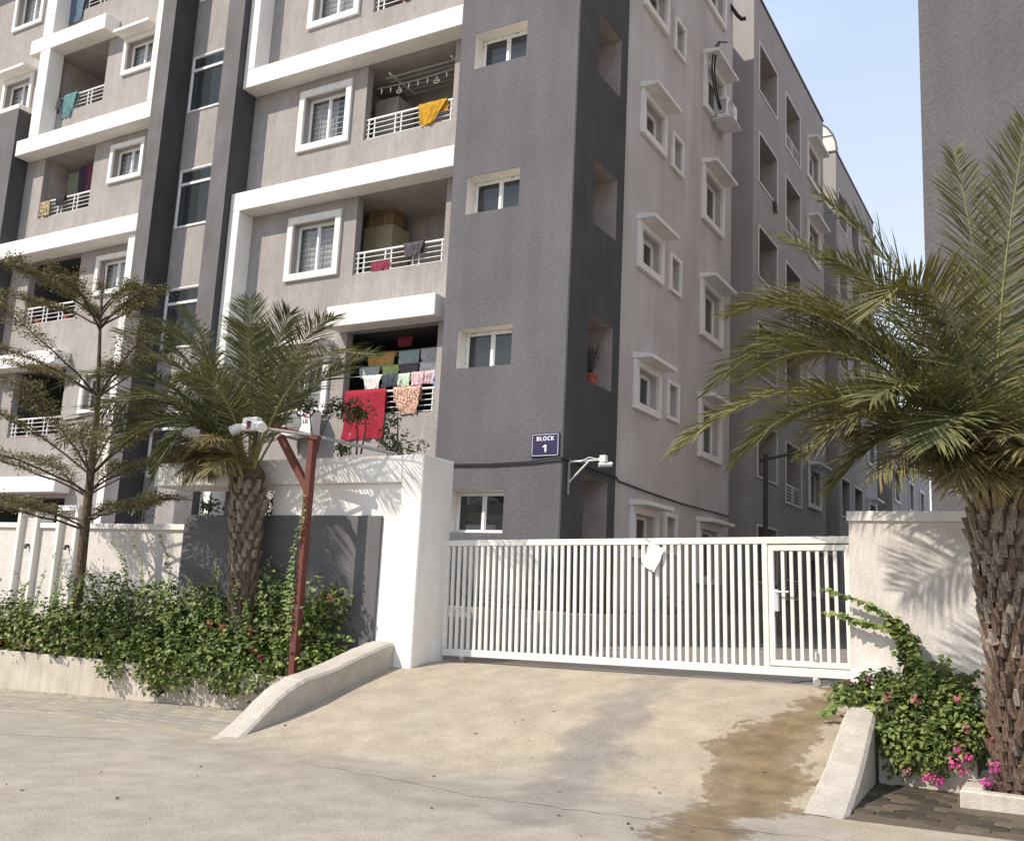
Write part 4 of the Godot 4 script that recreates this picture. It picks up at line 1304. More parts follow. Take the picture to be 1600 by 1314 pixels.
func build_palms() -> void:
	var g := Color(0.158, 0.163, 0.07)
	var g2 := Color(0.195, 0.183, 0.08)
	var p := thing("date_palm", "large date palm at the right edge, arching fronds over the wall", "palm tree")
	var foot := Vector3(-0.46, 0.0, -10.4)
	var head := Vector3(-0.63, 2.62, -10.4)
	palm_trunk(p, foot, head, 0.25, 0.225, 0.265, 25, 13, 41)
	var c := head + Vector3(0, 0.12, 0)
	var L := [
		[Vector3(-2.05, 4.55, -9.7), Vector3(-3.45, 3.15, -9.2)], [Vector3(-1.75, 4.35, -9.5), Vector3(-2.75, 3.02, -9.0)],
		[Vector3(-2.1, 5.55, -10.6), Vector3(-3.65, 4.1, -10.8)], [Vector3(-1.75, 5.75, -11.0), Vector3(-3.6, 5.15, -11.3)],
		[Vector3(-1.25, 5.0, -10.7), Vector3(-2.85, 5.95, -11.0)], [Vector3(-1.0, 4.9, -10.5), Vector3(-2.35, 6.25, -10.6)],
		[Vector3(-0.85, 5.35, -9.6), Vector3(-1.45, 4.3, -8.8)], [Vector3(-0.55, 4.2, -10.5), Vector3(-0.92, 6.5, -10.6)],
		[Vector3(-0.62, 4.5, -10.3), Vector3(-0.22, 6.5, -10.2)], [Vector3(-1.4, 4.1, -9.6), Vector3(-2.15, 3.1, -9.3)],
		[Vector3(-1.35, 3.9, -9.9), Vector3(-2.05, 2.8, -9.8)], [Vector3(-1.5, 4.0, -10.8), Vector3(-2.45, 3.7, -11.3)],
		[Vector3(0.3, 4.6, -10.0), Vector3(1.6, 3.9, -9.7)],
		[Vector3(-1.5, 5.1, -10.9), Vector3(-2.75, 4.5, -11.2)], [Vector3(0.5, 4.2, -10.3), Vector3(1.9, 4.9, -10.5)],
		[Vector3(0.1, 4.0, -9.5), Vector3(0.6, 4.0, -8.6)],
		[Vector3(-0.3, 4.4, -11.2), Vector3(-0.2, 5.0, -12.6)], [Vector3(-1.2, 4.3, -11.2), Vector3(-1.9, 4.9, -12.3)],
		[Vector3(0.3, 4.3, -11.0), Vector3(1.0, 4.7, -12.2)], [Vector3(0.2, 3.9, -9.9), Vector3(0.9, 3.0, -9.2)],
		[Vector3(-1.0, 4.6, -10.0), Vector3(-1.9, 5.0, -9.3)], [Vector3(-1.6, 4.8, -10.2), Vector3(-2.9, 4.9, -10.2)],
		
		[Vector3(-1.0, 4.1, -9.6), Vector3(-1.5, 3.5, -8.9)], [Vector3(-0.75, 3.9, -9.7), Vector3(-1.0, 3.1, -9.05)],
		[Vector3(-1.25, 4.5, -11.0), Vector3(-2.2, 4.0, -11.6)]]
	L.append_array([[Vector3(-1.9, 5.35, -10.9), Vector3(-3.3, 4.7, -11.2)], [Vector3(-1.75, 4.95, -10.2), Vector3(-3.05, 4.05, -10.1)], [Vector3(-1.4, 4.8, -10.4), Vector3(-2.65, 4.95, -10.7)]])
	for i in L.size():
		frond(p, crown_base(c, L[i][0], i), L[i][0], L[i][1], 0.54 if i > 1 else 0.56, 150, 500 + i, g if i % 3 else g2)
	var r := RandomNumberGenerator.new()
	r.seed = 9
	for i in 16:   # the old skirt
		var an := r.randf_range(0.25, 3.6) if i % 4 else r.randf_range(0, TAU)
		var d := Vector3(cos(an), 0, sin(an)) * r.randf_range(0.75, 1.25)
		if d.z < -0.7:
			d.z *= 0.6
		frond(p, c + d.normalized() * 0.2 - UP * 0.12, c + d * 0.55 + UP * r.randf_range(0.45, 0.95), c + d * 1.15 + UP * r.randf_range(-0.15, 0.75), 0.38, 78, 700 + i, Color(0.18, 0.16, 0.075), true)
	# left palm
	p = thing("date_palm", "bushy date palm standing in the planter before the grey panel", "palm tree")
	foot = Vector3(-11.05, 0.2, -11.15)
	head = Vector3(-11.28, 3.17, -11.15)
	palm_trunk(p, foot, head, 0.20, 0.22, 0.29, 25, 11, 61)
	c = head + Vector3(0, 0.1, 0)
	var gl := Color(0.115, 0.125, 0.06)
	L = [
		[Vector3(-12.6, 5.4, -10.3), Vector3(-14.2, 3.65, -9.8)], [Vector3(-12.7, 5.6, -10.5), Vector3(-15.0, 4.75, -10.2)],
		[Vector3(-12.3, 5.6, -10.9), Vector3(-14.6, 5.85, -10.9)], [Vector3(-11.9, 5.2, -10.9), Vector3(-12.9, 6.1, -10.9)],
		[Vector3(-11.05, 5.0, -10.7), Vector3(-11.08, 6.0, -10.6)], [Vector3(-10.4, 5.2, -10.6), Vector3(-9.25, 5.5, -10.5)],
		[Vector3(-9.9, 5.3, -10.4), Vector3(-8.3, 4.75, -10.1)], 
		[Vector3(-12.3, 6.0, -11.1), Vector3(-14.5, 6.2, -11.2)], 
		[Vector3(-11.6, 4.7, -10.1), Vector3(-12.0, 3.1, -9.9)], [Vector3(-11.8, 4.9, -10.1), Vector3(-13.3, 4.2, -9.8)],
		[Vector3(-10.85, 5.3, -10.9), Vector3(-10.5, 5.8, -10.9)], [Vector3(-12.3, 4.8, -10.8), Vector3(-13.6, 4.4, -10.9)],
		[Vector3(-11.0, 4.9, -10.2), Vector3(-11.3, 4.5, -9.6)],
		[Vector3(-11.5, 5.2, -11.4), Vector3(-12.4, 5.9, -12.2)], [Vector3(-10.6, 5.1, -11.5), Vector3(-9.8, 5.4, -12.3)],
		[Vector3(-11.4, 5.3, -10.5), Vector3(-12.2, 5.4, -9.7)], [Vector3(-10.7, 5.3, -10.4), Vector3(-10.1, 5.2, -9.6)],
		[Vector3(-12.1, 4.7, -10.4), Vector3(-13.0, 3.7, -10.0)], 
		[Vector3(-11.9, 5.1, -10.6), Vector3(-13.2, 5.2, -10.4)],
		[Vector3(-10.9, 4.6, -11.0), Vector3(-9.4, 4.9, -11.2)], [Vector3(-11.9, 4.6, -11.0), Vector3(-13.0, 4.9, -11.2)],
		[Vector3(-12.5, 5.2, -10.5), Vector3(-14.2, 4.9, -10.3)],
		[Vector3(-11.7, 4.6, -10.2), Vector3(-12.6, 3.5, -9.6)]]
	for i in L.size():
		frond(p, crown_base(c, L[i][0], i), L[i][0], L[i][1], 0.52, 112, 900 + i, gl if i % 3 else Color(0.15, 0.15, 0.07))
	for i in 17:
		var an := r.randf_range(1.1, 3.5)
		var d := Vector3(cos(an), 0, sin(an)) * r.randf_range(0.7, 1.2)
		frond(p, c + d.normalized() * 0.2 - UP * 0.12, c + d * 0.55 + UP * r.randf_range(0.35, 0.8), c + d * 1.2 + UP * r.randf_range(-0.25, 0.5), 0.36, 70, 1200 + i, Color(0.17, 0.145, 0.068), true)

# ------------------------------------------------------------------ the young tiered tree
func build_tiered_tree() -> void:
	var t := thing("young_tree", "young tree with flat tiers of small leaves left of the left palm", "tree")
	var trunk := [Vector3(-14.32, 0.1, -10.6), Vector3(-14.38, 1.6, -10.6), Vector3(-14.42, 3.0, -10.6), Vector3(-14.45, 4.3, -10.6), Vector3(-14.63, 5.6, -10.6), Vector3(-14.70, 6.1, -10.6), Vector3(-14.74, 6.95, -10.6)]
	part("trunk", tube(st(), trunk, [0.10, 0.085, 0.07, 0.045, 0.03, 0.024, 0.008], 10), M.bark, t)
	var r := RandomNumberGenerator.new()
	r.seed = 321
	var xs := []
	var cs := []
	# base height, rise, spread, branches, leaves a metre
	var tiers := [[2.45, 0.35, 2.1, 6, 1.0], [2.9, 0.75, 2.5, 7, 1.0], [3.3, 1.05, 2.2, 6, 1.0], [4.6, 0.85, 2.35, 7, 0.9], [5.95, 0.55, 1.6, 7, 1.2], [6.1, 0.62, 0.85, 4, 1.0]]
	for ti in tiers.size():
		var q: Array = tiers[ti]
		for k in q[3]:
			var an = TAU * (k + r.randf_range(-0.25, 0.25)) / q[3] + ti * 0.7
			var reach: float = q[2] * r.randf_range(0.75, 1.12)
			if sin(an) < -0.25:
				reach *= 0.45
			var y0: float = q[0] + r.randf_range(-0.1, 0.1)
			var tt := clampf((y0 - 0.1) / 6.85, 0, 1) * 6.0
			var ii := mini(int(tt), 5)
			var o := Vector3.ZERO
			for m in 6:
				if y0 >= trunk[m].y and y0 <= trunk[m + 1].y:
					o = trunk[m].lerp(trunk[m + 1], (y0 - trunk[m].y) / (trunk[m + 1].y - trunk[m].y))
			var d := Vector3(cos(an), 0, sin(an))
			var e = o + d * reach + UP * q[1] * r.randf_range(0.75, 1.1)
			var mid = o + d * reach * 0.45 + UP * q[1] * 0.62
			var pts := []
			var rr := []
			for i in 9:
				pts.append(bez(o, mid, e, i / 8.0) + Vector3(r.randf_range(-0.02, 0.02), r.randf_range(-0.02, 0.02), 0))
				rr.append(lerpf(0.022, 0.005, i / 8.0))
			var br := part("branch", tube(st(), pts, rr, 6), M.twig, t)
			var tw := st()
			for j in 15:
				var u := 0.36 + 0.64 * pow(j / 14.0, 0.8)
				var b := bez(o, mid, e, u)
				for s2 in [-1.0, 1.0]:
					var sl := (0.12 + 0.46 * pow(u, 1.3)) * r.randf_range(0.5, 1.1) * minf(1.0, reach / 1.6)
					var sdv = (d.cross(UP) * s2 + d * 0.7 + UP * r.randf_range(-0.05, 0.3)).normalized()
					var te = b + sdv * sl
					tube(tw, [b, te], [0.005, 0.002], 4)
					var nl := int(sl * 150.0 * q[4])
					for n in nl:
						var v := (n + r.randf()) / nl
						var lp := b.lerp(te, v) + Vector3(r.randfn() * 0.05, r.randfn() * 0.035 + 0.03, r.randfn() * 0.05)
						var nrm := Vector3(r.randfn() * 0.5, 1, r.randfn() * 0.5).normalized()
						var fw := Vector3(r.randfn(), 0.15, r.randfn()).normalized()
						var x := fw.cross(nrm).normalized()
						var sc := r.randf_range(0.028, 0.05)
						xs.append(Transform3D(Basis(x * sc * 0.7, nrm * sc, x.cross(nrm) * sc), lp))
						cs.append([Color(0.155, 0.145, 0.062), Color(0.20, 0.18, 0.08), Color(0.12, 0.12, 0.05), Color(0.24, 0.19, 0.095)][r.randi() % 4] * r.randf_range(0.75, 1.25))
			part("twig", tw, M.twig, br)
	scatter(t, "crown", M_leaf_unit(), M.leaf, xs, cs)

func build_bougainvillea() -> void:
	var rg := RandomNumberGenerator.new()
	rg.seed = 5
	var labels := ["bougainvillea bush with red flowers at the far left of the planter", "green bougainvillea spilling over the planter wall beside the tree trunk", "dark green bougainvillea bush round the red pole, before the grey panel"]
	var spans := [[-17.6, -14.4], [-14.5, -11.9], [-12.1, -9.35]]
	for k in 3:
		var b := thing("bougainvillea", labels[k], "shrub", Vector3.ZERO, "bougainvilleas in the left planter")
		var blobs := []
		var x: float = spans[k][0]
		while x < spans[k][1]:
			var zw := -10.2 - (x + 15.5) * 0.121
			var tall := 0.48 if k == 0 else (0.98 if k == 1 else 0.9)
			blobs.append([Vector3(x, 0.68 + rg.randf_range(-0.05, 0.1), zw - 0.38), Vector3(0.5, tall * rg.randf_range(0.85, 1.1), 0.36)])
			blobs.append([Vector3(x + 0.2, 0.56, zw - 0.16), Vector3(0.40, 0.32, 0.28)])
			if k == 1 and x > -13.3:
				blobs.append([Vector3(x, 0.38 + rg.randf_range(-0.12, 0.1), zw + 0.10), Vector3(0.34, 0.24, 0.2)])
			if k == 2 and x < -10.0:
				blobs.append([Vector3(x, 0.34 + rg.randf_range(-0.16, 0.12), zw + 0.16), Vector3(0.36, 0.32, 0.26)])
			if rg.randf() < 0.55:   # clumps that stand out of the mass
				blobs.append([Vector3(x + rg.randf_range(-0.2, 0.2), rg.randf_range(0.5, 0.9 if k == 0 else 1.2), zw - 0.1 + rg.randf_range(-0.1, 0.12)), Vector3(0.24, 0.2, 0.22)])
			x += 0.36
		if k == 2:
			blobs.append([Vector3(-9.35, 1.45, -11.2), Vector3(0.3, 0.22, 0.2)])
			blobs.append([Vector3(-10.6, 1.5, -11.2), Vector3(0.22, 0.45, 0.15)])
			blobs.append([Vector3(-9.75, 1.35, -11.2), Vector3(0.3, 0.5, 0.18)])
		leaf_cloud(b, "foliage", blobs, 15000 if k else 10500, 0.080, 30 + k, GREENS if k != 0 else GREENS + [Color(0.17, 0.15, 0.05)], 0.42)
		var sp := []
		for i in ([6, 2, 4][k]):
			sp.append(Vector3(rg.randf_range(spans[k][0], spans[k][1] - 0.2), rg.randf_range(0.35, 0.95) if k != 2 or i < 3 else rg.randf_range(0.0, 0.7), 0))
			sp[-1].z = -10.2 - (sp[-1].x + 15.5) * 0.121 + 0.02 + (0.2 if sp[-1].y < 0.5 else -0.05)
		if k == 2:
			sp.append(Vector3(-9.3, 1.45, -11.0))
			sp.append(Vector3(-11.4, 0.95, -10.75))
		blossoms(b, sp, 60 + k, [Color(0.42, 0.05, 0.09), Color(0.36, 0.09, 0.07)], 14, 0.07)
		var sh: Array = [[Vector3(-16.9, 0.9, -10.3), Vector3(-16.6, 1.5, -10.5)], [Vector3(-15.2, 0.9, -10.4), Vector3(-15.15, 1.7, -10.5)], [Vector3(-14.75, 0.8, -10.4), Vector3(-14.8, 1.85, -10.5)]]
		if k == 1:
			sh = [[Vector3(-13.3, 1.1, -10.8), Vector3(-13.7, 1.85, -10.9), Vector3(-14.1, 2.2, -10.9)], [Vector3(-12.95, 1.1, -10.8), Vector3(-13.3, 1.9, -10.9), Vector3(-13.75, 2.42, -10.9)], [Vector3(-12.3, 1.1, -10.8), Vector3(-12.6, 1.8, -10.9), Vector3(-12.9, 2.32, -10.9)]]
		elif k == 2:
			sh = [[Vector3(-11.5, 1.1, -10.9), Vector3(-11.75, 1.9, -11.1), Vector3(-11.85, 2.1, -11.1)], [Vector3(-10.75, 1.0, -11.1), Vector3(-10.85, 1.7, -11.2), Vector3(-10.7, 2.05, -11.2)], [Vector3(-9.8, 0.9, -10.74), Vector3(-9.84, 2.0, -10.74), Vector3(-9.72, 2.6, -10.73), Vector3(-9.76, 2.95, -10.74)], [Vector3(-10.3, 0.9, -11.1), Vector3(-10.35, 1.6, -11.2), Vector3(-10.25, 2.1, -11.2)]]
		for i in 9:
			var sx: float = lerpf(spans[k][0], spans[k][1], (i + rg.randf()) / 9.0)
			var sz := -10.4 - (sx + 15.5) * 0.121
			sh.append([Vector3(sx, 0.8, sz), Vector3(sx + rg.randf_range(-0.15, 0.15), 1.2 + rg.randf_range(0, 0.25), sz + 0.05), Vector3(sx + rg.randf_range(-0.4, 0.4), 1.35 + rg.randf_range(0.0, 0.4), sz + 0.15)])
		for i in sh.size():
			shoot(b, sh[i], 80 + k * 10 + i, 0.075, 0.05)
		for i in 5:
			var bx: float = lerpf(spans[k][0], spans[k][1], (i + 0.5) / 5.0)
			part("stem", tube(st(), [Vector3(bx, 0.1, -10.75 - (bx + 15.5) * 0.06), Vector3(bx + 0.1, 0.6, -10.7 - (bx + 15.5) * 0.06)], [0.02, 0.01], 6), M.twig, b)
	# right bush and its climbing shoots
	var b := thing("bougainvillea", "pink flowering bougainvillea beside the right kerb, climbing the wall to the gate", "shrub")
	leaf_cloud(b, "foliage", [[Vector3(-1.45, 0.62, -10.85), Vector3(0.45, 0.36, 0.32)], [Vector3(-1.05, 0.68, -10.85), Vector3(0.4, 0.38, 0.3)], [Vector3(-1.55, 0.38, -10.6), Vector3(0.26, 0.32, 0.2)], [Vector3(-1.25, 0.42, -10.55), Vector3(0.32, 0.3, 0.2)], [Vector3(-0.9, 0.6, -10.6), Vector3(0.28, 0.34, 0.22)], [Vector3(-1.8, 0.85, -11.2), Vector3(0.3, 0.2, 0.25)], [Vector3(-2.15, 0.78, -11.0), Vector3(0.22, 0.12, 0.2)], [Vector3(-1.3, 0.95, -11.2), Vector3(0.35, 0.2, 0.25)]], 9500, 0.064, 44, GREENS + [Color(0.19, 0.23, 0.05)], 0.42)
	blossoms(b, [Vector3(-1.02, 0.42, -10.3), Vector3(-0.95, 0.35, -10.3), Vector3(-1.08, 0.28, -10.3), Vector3(-1.0, 0.22, -10.32), Vector3(-1.3, 0.12, -10.4), Vector3(-1.22, 0.1, -10.4), Vector3(-0.8, 0.16, -10.2), Vector3(-0.72, 0.3, -10.2)], 61, [Color(0.55, 0.06, 0.30), Color(0.62, 0.10, 0.30)], 24, 0.06)
	blossoms(b, [Vector3(-2.12, 0.9, -10.95), Vector3(-1.92, 0.93, -10.95), Vector3(-1.68, 0.8, -10.6), Vector3(-1.4, 0.8, -10.5), Vector3(-0.85, 1.0, -10.6), Vector3(-0.98, 0.6, -10.4), Vector3(-1.5, 0.15, -10.4), Vector3(-1.05, 0.85, -10.5), Vector3(-0.75, 0.55, -10.3)], 62, [Color(0.45, 0.12, 0.18), Color(0.42, 0.2, 0.2)], 9, 0.05)
	var vines := [[Vector3(-1.5, 0.8, -11.5), Vector3(-1.6, 1.15, -11.72), Vector3(-1.68, 1.38, -11.77), Vector3(-1.81, 1.56, -11.77), Vector3(-2.04, 1.71, -11.77), Vector3(-2.29, 1.8, -11.77), Vector3(-2.56, 1.88, -11.8)], [Vector3(-1.62, 1.2, -11.7), Vector3(-1.77, 1.45, -11.74), Vector3(-2.05, 1.5, -11.78), Vector3(-2.33, 1.58, -11.78), Vector3(-2.56, 1.6, -11.8)], [Vector3(-1.45, 0.8, -11.5), Vector3(-1.52, 1.1, -11.6), Vector3(-1.62, 1.42, -11.7)], [Vector3(-1.5, 0.9, -11.45), Vector3(-1.1, 1.0, -11.4), Vector3(-0.86, 1.1, -11.35)], [Vector3(-1.4, 0.8, -11.4), Vector3(-1.3, 1.05, -11.5), Vector3(-1.25, 1.2, -11.6)], [Vector3(-1.8, 0.8, -11.1), Vector3(-2.1, 0.75, -10.9), Vector3(-2.4, 0.55, -10.8)]]
	for i in vines.size():
		shoot(b, vines[i], 130 + i, 0.105, 0.032)
	# leafy clusters above the vine
	leaf_cloud(b, "foliage", [[Vector3(-1.64, 1.28, -11.7), Vector3(0.13, 0.25, 0.1)], [Vector3(-1.5, 1.0, -11.6), Vector3(0.2, 0.2, 0.14)], [Vector3(-1.78, 1.5, -11.74), Vector3(0.14, 0.1, 0.06)]], 420, 0.085, 49, GREENS)

# ------------------------------------------------------------------ small things
func letters(parent: Node, n: String, txt: String, height: float, at: Transform3D, m: Material) -> void:
	var t := TextMesh.new()
	var f := SystemFont.new()
	f.font_names = PackedStringArray(["Droid Sans"])
	f.font_weight = 700
	t.font = f
	t.text = txt
	t.font_size = 64
	t.pixel_size = height / 46.0
	t.depth = 0.008
	part(n, t, m, parent, at)

func ac_unit(label: String, xf: Transform3D, with_mark: bool) -> Node3D:
	var a := thing("air_conditioner", label, "air conditioner", Vector3.ZERO)
	a.transform = xf
	part("casing", bevel(st(), Vector3(0, 0, 0), Vector3(0.82, 0.56, 0.30), 0.02), M.plastic, a)
	var s := st()
	for k in 14:
		var rr := 0.03 + k * 0.0155
		var pts := []
		for i in 25:
			pts.append(Vector3(0.30 + cos(TAU * i / 24.0) * rr, 0.28 + sin(TAU * i / 24.0) * rr, 0.312))
		tube(s, pts, 0.0035, 4)
	part("fan_guard", s, M.plastic, a)
	s = st()
	var disc := PackedVector2Array()
	for i in 24:
		disc.append(Vector2(0.30 + cos(TAU * i / 24.0) * 0.245, 0.28 + sin(TAU * i / 24.0) * 0.245))
	part("fan_opening", prism(st(), disc, 0.299, 0.302), M.black, a)
	for i in 9:
		part("grille_slat", box(st(), Vector3(-0.006, 0.08 + i * 0.046, 0.05), Vector3(0.0, 0.10 + i * 0.046, 0.25)), M.curtain, a)
	for x in [0.12, 0.66]:
		part("bracket", box(st(), Vector3(x, -0.035, -0.10), Vector3(x + 0.04, -0.002, 0.36)), M.greypipe, a)
		part("bracket", box(st(), Vector3(x, -0.30, -0.10), Vector3(x + 0.04, -0.037, -0.07)), M.greypipe, a)
	if with_mark:
		var circ := PackedVector2Array()
		for i in 20:
			circ.append(Vector2(0.645 + cos(TAU * i / 20.0) * 0.04, 0.40 + sin(TAU * i / 20.0) * 0.04))
		part("logo_disc", prism(st(), circ, 0.299, 0.304), mat(lin(0.35, 0.02, 0.05), 0.5), a)
		letters(a, "logo_letters", "LG", 0.085, Transform3D(Basis.IDENTITY, Vector3(0.65, 0.29, 0.304)), mat(lin(0.12, 0.12, 0.12), 0.6))
	return a

func potted_tree(label: String, foot: Vector3, trunks: Array, blobs: Array, n: int, sd: int, cols: Array, size: float, shell := 0.5, ww := 0.7) -> Node3D:
	var t := thing("rooftop_plant", label, "plant", foot, "plants on top of the white portal")
	for k in trunks:
		var pts := []
		var rr := []
		for i in k.size():
			pts.append(k[i])
			rr.append(lerpf(0.018, 0.008, float(i) / (k.size() - 1)))
		part("stem", tube(st(), pts, rr, 6), M.twig, t)
	leaf_cloud(t, "foliage", blobs, n, size, sd, cols, shell, ww)
	return t

func build_small() -> void:
	# --- block sign
	var s := thing("block_sign", "purple enamel sign with white lettering BLOCK 1 on the tower", "sign", Vector3(-8.05, 4.255, -14.97))
	s.rotation.z = 0.012
	part("plate", bevel(st(), Vector3(-0.285, -0.215, -0.02), Vector3(0.285, 0.215, 0.0), 0.01), mat(lin(0.035, 0.022, 0.085), 0.35), s)
	var wm := mat(lin(0.82, 0.82, 0.84), 0.5)
	var bd := st()
	for q in [[-0.25, 0.185, 0.25, 0.193], [-0.25, -0.193, 0.25, -0.185], [-0.262, -0.175, -0.254, 0.175], [0.254, -0.175, 0.262, 0.175]]:
		box(bd, Vector3(q[0], q[1], 0.0), Vector3(q[2], q[3], 0.003))
	for cx in [-1.0, 1.0]:
		for cy in [-1.0, 1.0]:
			var arc := []
			for i in 6:
				var an := PI * 0.5 * i / 5.0
				arc.append(Vector3(cx * (0.25 + sin(an) * 0.008), cy * (0.175 + cos(an) * 0.014), 0.001))
			tube(bd, arc, 0.004, 4)
	part("border", bd, wm, s)
	letters(s, "letters", "BLOCK", 0.076, Transform3D(Basis(Vector3(1.06, 0, 0), Vector3.UP, Vector3(0, 0, 1)), Vector3(0, 0.112, 0.002)), wm)
	letters(s, "numeral", "1", 0.13, Transform3D(Basis(Vector3(1.25, 0, 0), Vector3.UP, Vector3(0, 0, 1)), Vector3(0, -0.065, 0.002)), wm)
	# --- cables on the walls
	var pts := [Vector3(-10.4, 3.98, -14.96), Vector3(-10.0, 3.955, -14.96), Vector3(-9.2, 3.94, -14.96), Vector3(-8.4, 3.96, -14.96), Vector3(-7.75, 4.02, -14.95), Vector3(-7.66, 4.0, -15.05), Vector3(-7.66, 3.975, -16.2), Vector3(-7.66, 3.96, -17.2), Vector3(-7.69, 3.90, -17.4), Vector3(-7.70, 3.86, -19.0), Vector3(-7.70, 3.83, -21.0), Vector3(-7.70, 3.86, -24.5)]
	solo("wall_cable", tube(st(), pts, 0.02, 6), M.black, "dark cable strung round the tower corner below the sign", "cable")
	# --- camera bracket on the tower flank
	s = thing("security_camera", "white camera on a strutted arm at the tower's charcoal flank", "camera", Vector3(-7.69, 3.97, -15.2))
	part("wall_rail", bevel(st(), Vector3(0, -0.58, -0.025), Vector3(0.03, 0.06, 0.025), 0.005), M.greypipe, s)
	part("arm", tube(st(), [Vector3(0.02, 0.0, 0), Vector3(0.66, 0.03, 0.0)], 0.02, 8), M.plastic, s)
	part("strut", tube(st(), [Vector3(0.02, -0.36, 0), Vector3(0.40, 0.01, 0)], 0.017, 8), M.plastic, s)
	part("cable", tube(st(), [Vector3(0.05, 0.02, 0.02), Vector3(0.25, 0.0, 0.03), Vector3(0.42, 0.07, 0.03), Vector3(0.55, 0.04, 0.02), Vector3(0.66, 0.05, 0.0)], 0.009, 5), M.plastic, s)
	part("junction_box", bevel(st(), Vector3(0.62, -0.02, -0.05), Vector3(0.74, 0.10, 0.05), 0.008), M.plastic, s)
	part("camera_body", tube(st(), [Vector3(0.62, -0.07, 0.06), Vector3(0.70, -0.06, 0.0), Vector3(0.82, -0.05, -0.06)], [0.04, 0.045, 0.045], 10), M.plastic, s)
	part("lens", tube(st(), [Vector3(0.82, -0.05, -0.06), Vector3(0.85, -0.048, -0.075)], 0.03, 10), M.black, s)
	# --- air conditioners
	ac_unit("white air conditioner with a round logo behind the left palm", face(-14.42, 4.66, -15.33), true)
	var o := ac_unit("air conditioner outdoor unit hung below a window of the lane flank", Transform3D(Basis(UP, PI / 2), Vector3(XS + 0.15, 14.1, -22.75)), false)
	part("tray", box(st(), Vector3(-0.05, -0.06, -0.14), Vector3(0.90, -0.038, 0.42)), M.plastic, o)
	var hs := thing("coolant_hose", "black looping hose from window to the lane flank's air conditioner", "hose")
	for k in 2:
		var hp := []
		for i in 15:
			var u := i / 14.0
			hp.append(Vector3(-7.5 + 0.04 * k, lerpf(14.25, 16.45, u), -22.85 + 0.75 * sin(PI * pow(u, 0.8)) * (1.0 - 0.12 * k) + (0.0 if u < 0.85 else -0.35 * (u - 0.85) / 0.15)))
		part("pipe", tube(st(), hp, 0.022, 6), M.black, hs)
	# --- the red pole with its lamp head
	s = thing("lamp_pole", "rust red steel pole with a branching top and white floodlights", "pole", Vector3(-9.73, -0.15, -10.82))
	part("post", bevel(st(), Vector3(-0.055, -0.1, -0.055), Vector3(0.055, 3.96, 0.055), 0.006), M.rust, s)
	var bx := Transform3D(Basis(Vector3(0, 0, 1), 0.66), Vector3(-0.33, 3.55, 0))
	part("brace", obox(st(), bx, Vector3(0.10, 1.05, 0.09)), M.rust, s)
	part("arm", tube(st(), [Vector3(-0.80, 4.05, 0.33), Vector3(0.0, 3.95, 0.07), Vector3(1.02, 3.75, -0.68)], 0.026, 8), M.greypipe, s)
	part("cross_plate", obox(st(), Transform3D(Basis(Vector3(0, 0, 1), -0.22), Vector3(-0.32, 4.01, 0.03)), Vector3(0.95, 0.07, 0.10)), M.rust, s)
	part("junction_box", bevel(st(), Vector3(-1.05, 4.0, 0.30), Vector3(-0.75, 4.2, 0.43), 0.015), M.plastic, s)
	part("red_mark", box(st(), Vector3(-0.94, 4.02, 0.431), Vector3(-0.86, 4.14, 0.435)), M.rust, s)
	part("floodlight", tube(st(), [Vector3(-1.05, 4.07, 0.38), Vector3(-1.14, 4.04, 0.41), Vector3(-1.23, 3.99, 0.45)], [0.05, 0.075, 0.085], 10), M.plastic, s)
	part("floodlight", tube(st(), [Vector3(-0.75, 4.09, 0.38), Vector3(-0.68, 4.07, 0.41), Vector3(-0.60, 4.02, 0.46)], [0.05, 0.07, 0.08], 10), M.plastic, s)
	# --- street lamp in the lane
	s = thing("street_lamp", "thin black lamp post with an angled arm in the lane", "street lamp", Vector3(-5.84, 0.85, -21.2))
	part("post", tube(st(), [Vector3(0, 0, 0), Vector3(0, 4.1, 0)], [0.06, 0.05], 8), M.black, s)
	part("arm", tube(st(), [Vector3(-0.1, 3.93, 0.1), Vector3(0, 3.98, 0), Vector3(0.5, 4.2, -0.6)], 0.035, 6), M.black, s)
	part("lamp_head", obox(st(), Transform3D(Basis(UP, 0.87), Vector3(0.6, 4.2, -0.7)), Vector3(0.26, 0.05, 0.12)), M.black, s)
	# --- plants on the portal
	var dk := [Color(0.05, 0.075, 0.02), Color(0.08, 0.10, 0.03), Color(0.10, 0.095, 0.04)]
	potted_tree("twin-stemmed ball-crowned small tree before the red cloth", Vector3(-9.75, 3.57, -11.85), [[Vector3(0.02, 0.1, 0), Vector3(0.0, 0.5, 0), Vector3(-0.05, 0.75, 0)], [Vector3(0.12, 0.1, 0.02), Vector3(0.18, 0.5, 0.02), Vector3(0.14, 0.8, 0.0)]], [[Vector3(-0.05, 0.80, 0), Vector3(0.27, 0.24, 0.2)], [Vector3(0.17, 0.74, 0), Vector3(0.2, 0.2, 0.18)]], 800, 71, dk, 0.06)
	potted_tree("dense dark bushy plant on the portal's right end", Vector3(-8.95, 3.57, -11.85), [[Vector3(0, 0.1, 0), Vector3(0, 0.4, 0), Vector3(-0.03, 0.7, 0)]], [[Vector3(-0.05, 0.32, 0), Vector3(0.3, 0.26, 0.2)], [Vector3(-0.08, 0.58, 0), Vector3(0.17, 0.22, 0.15)], [Vector3(0.25, 0.18, 0), Vector3(0.26, 0.16, 0.18)]], 900, 72, dk, 0.085, 0.5, 0.45)
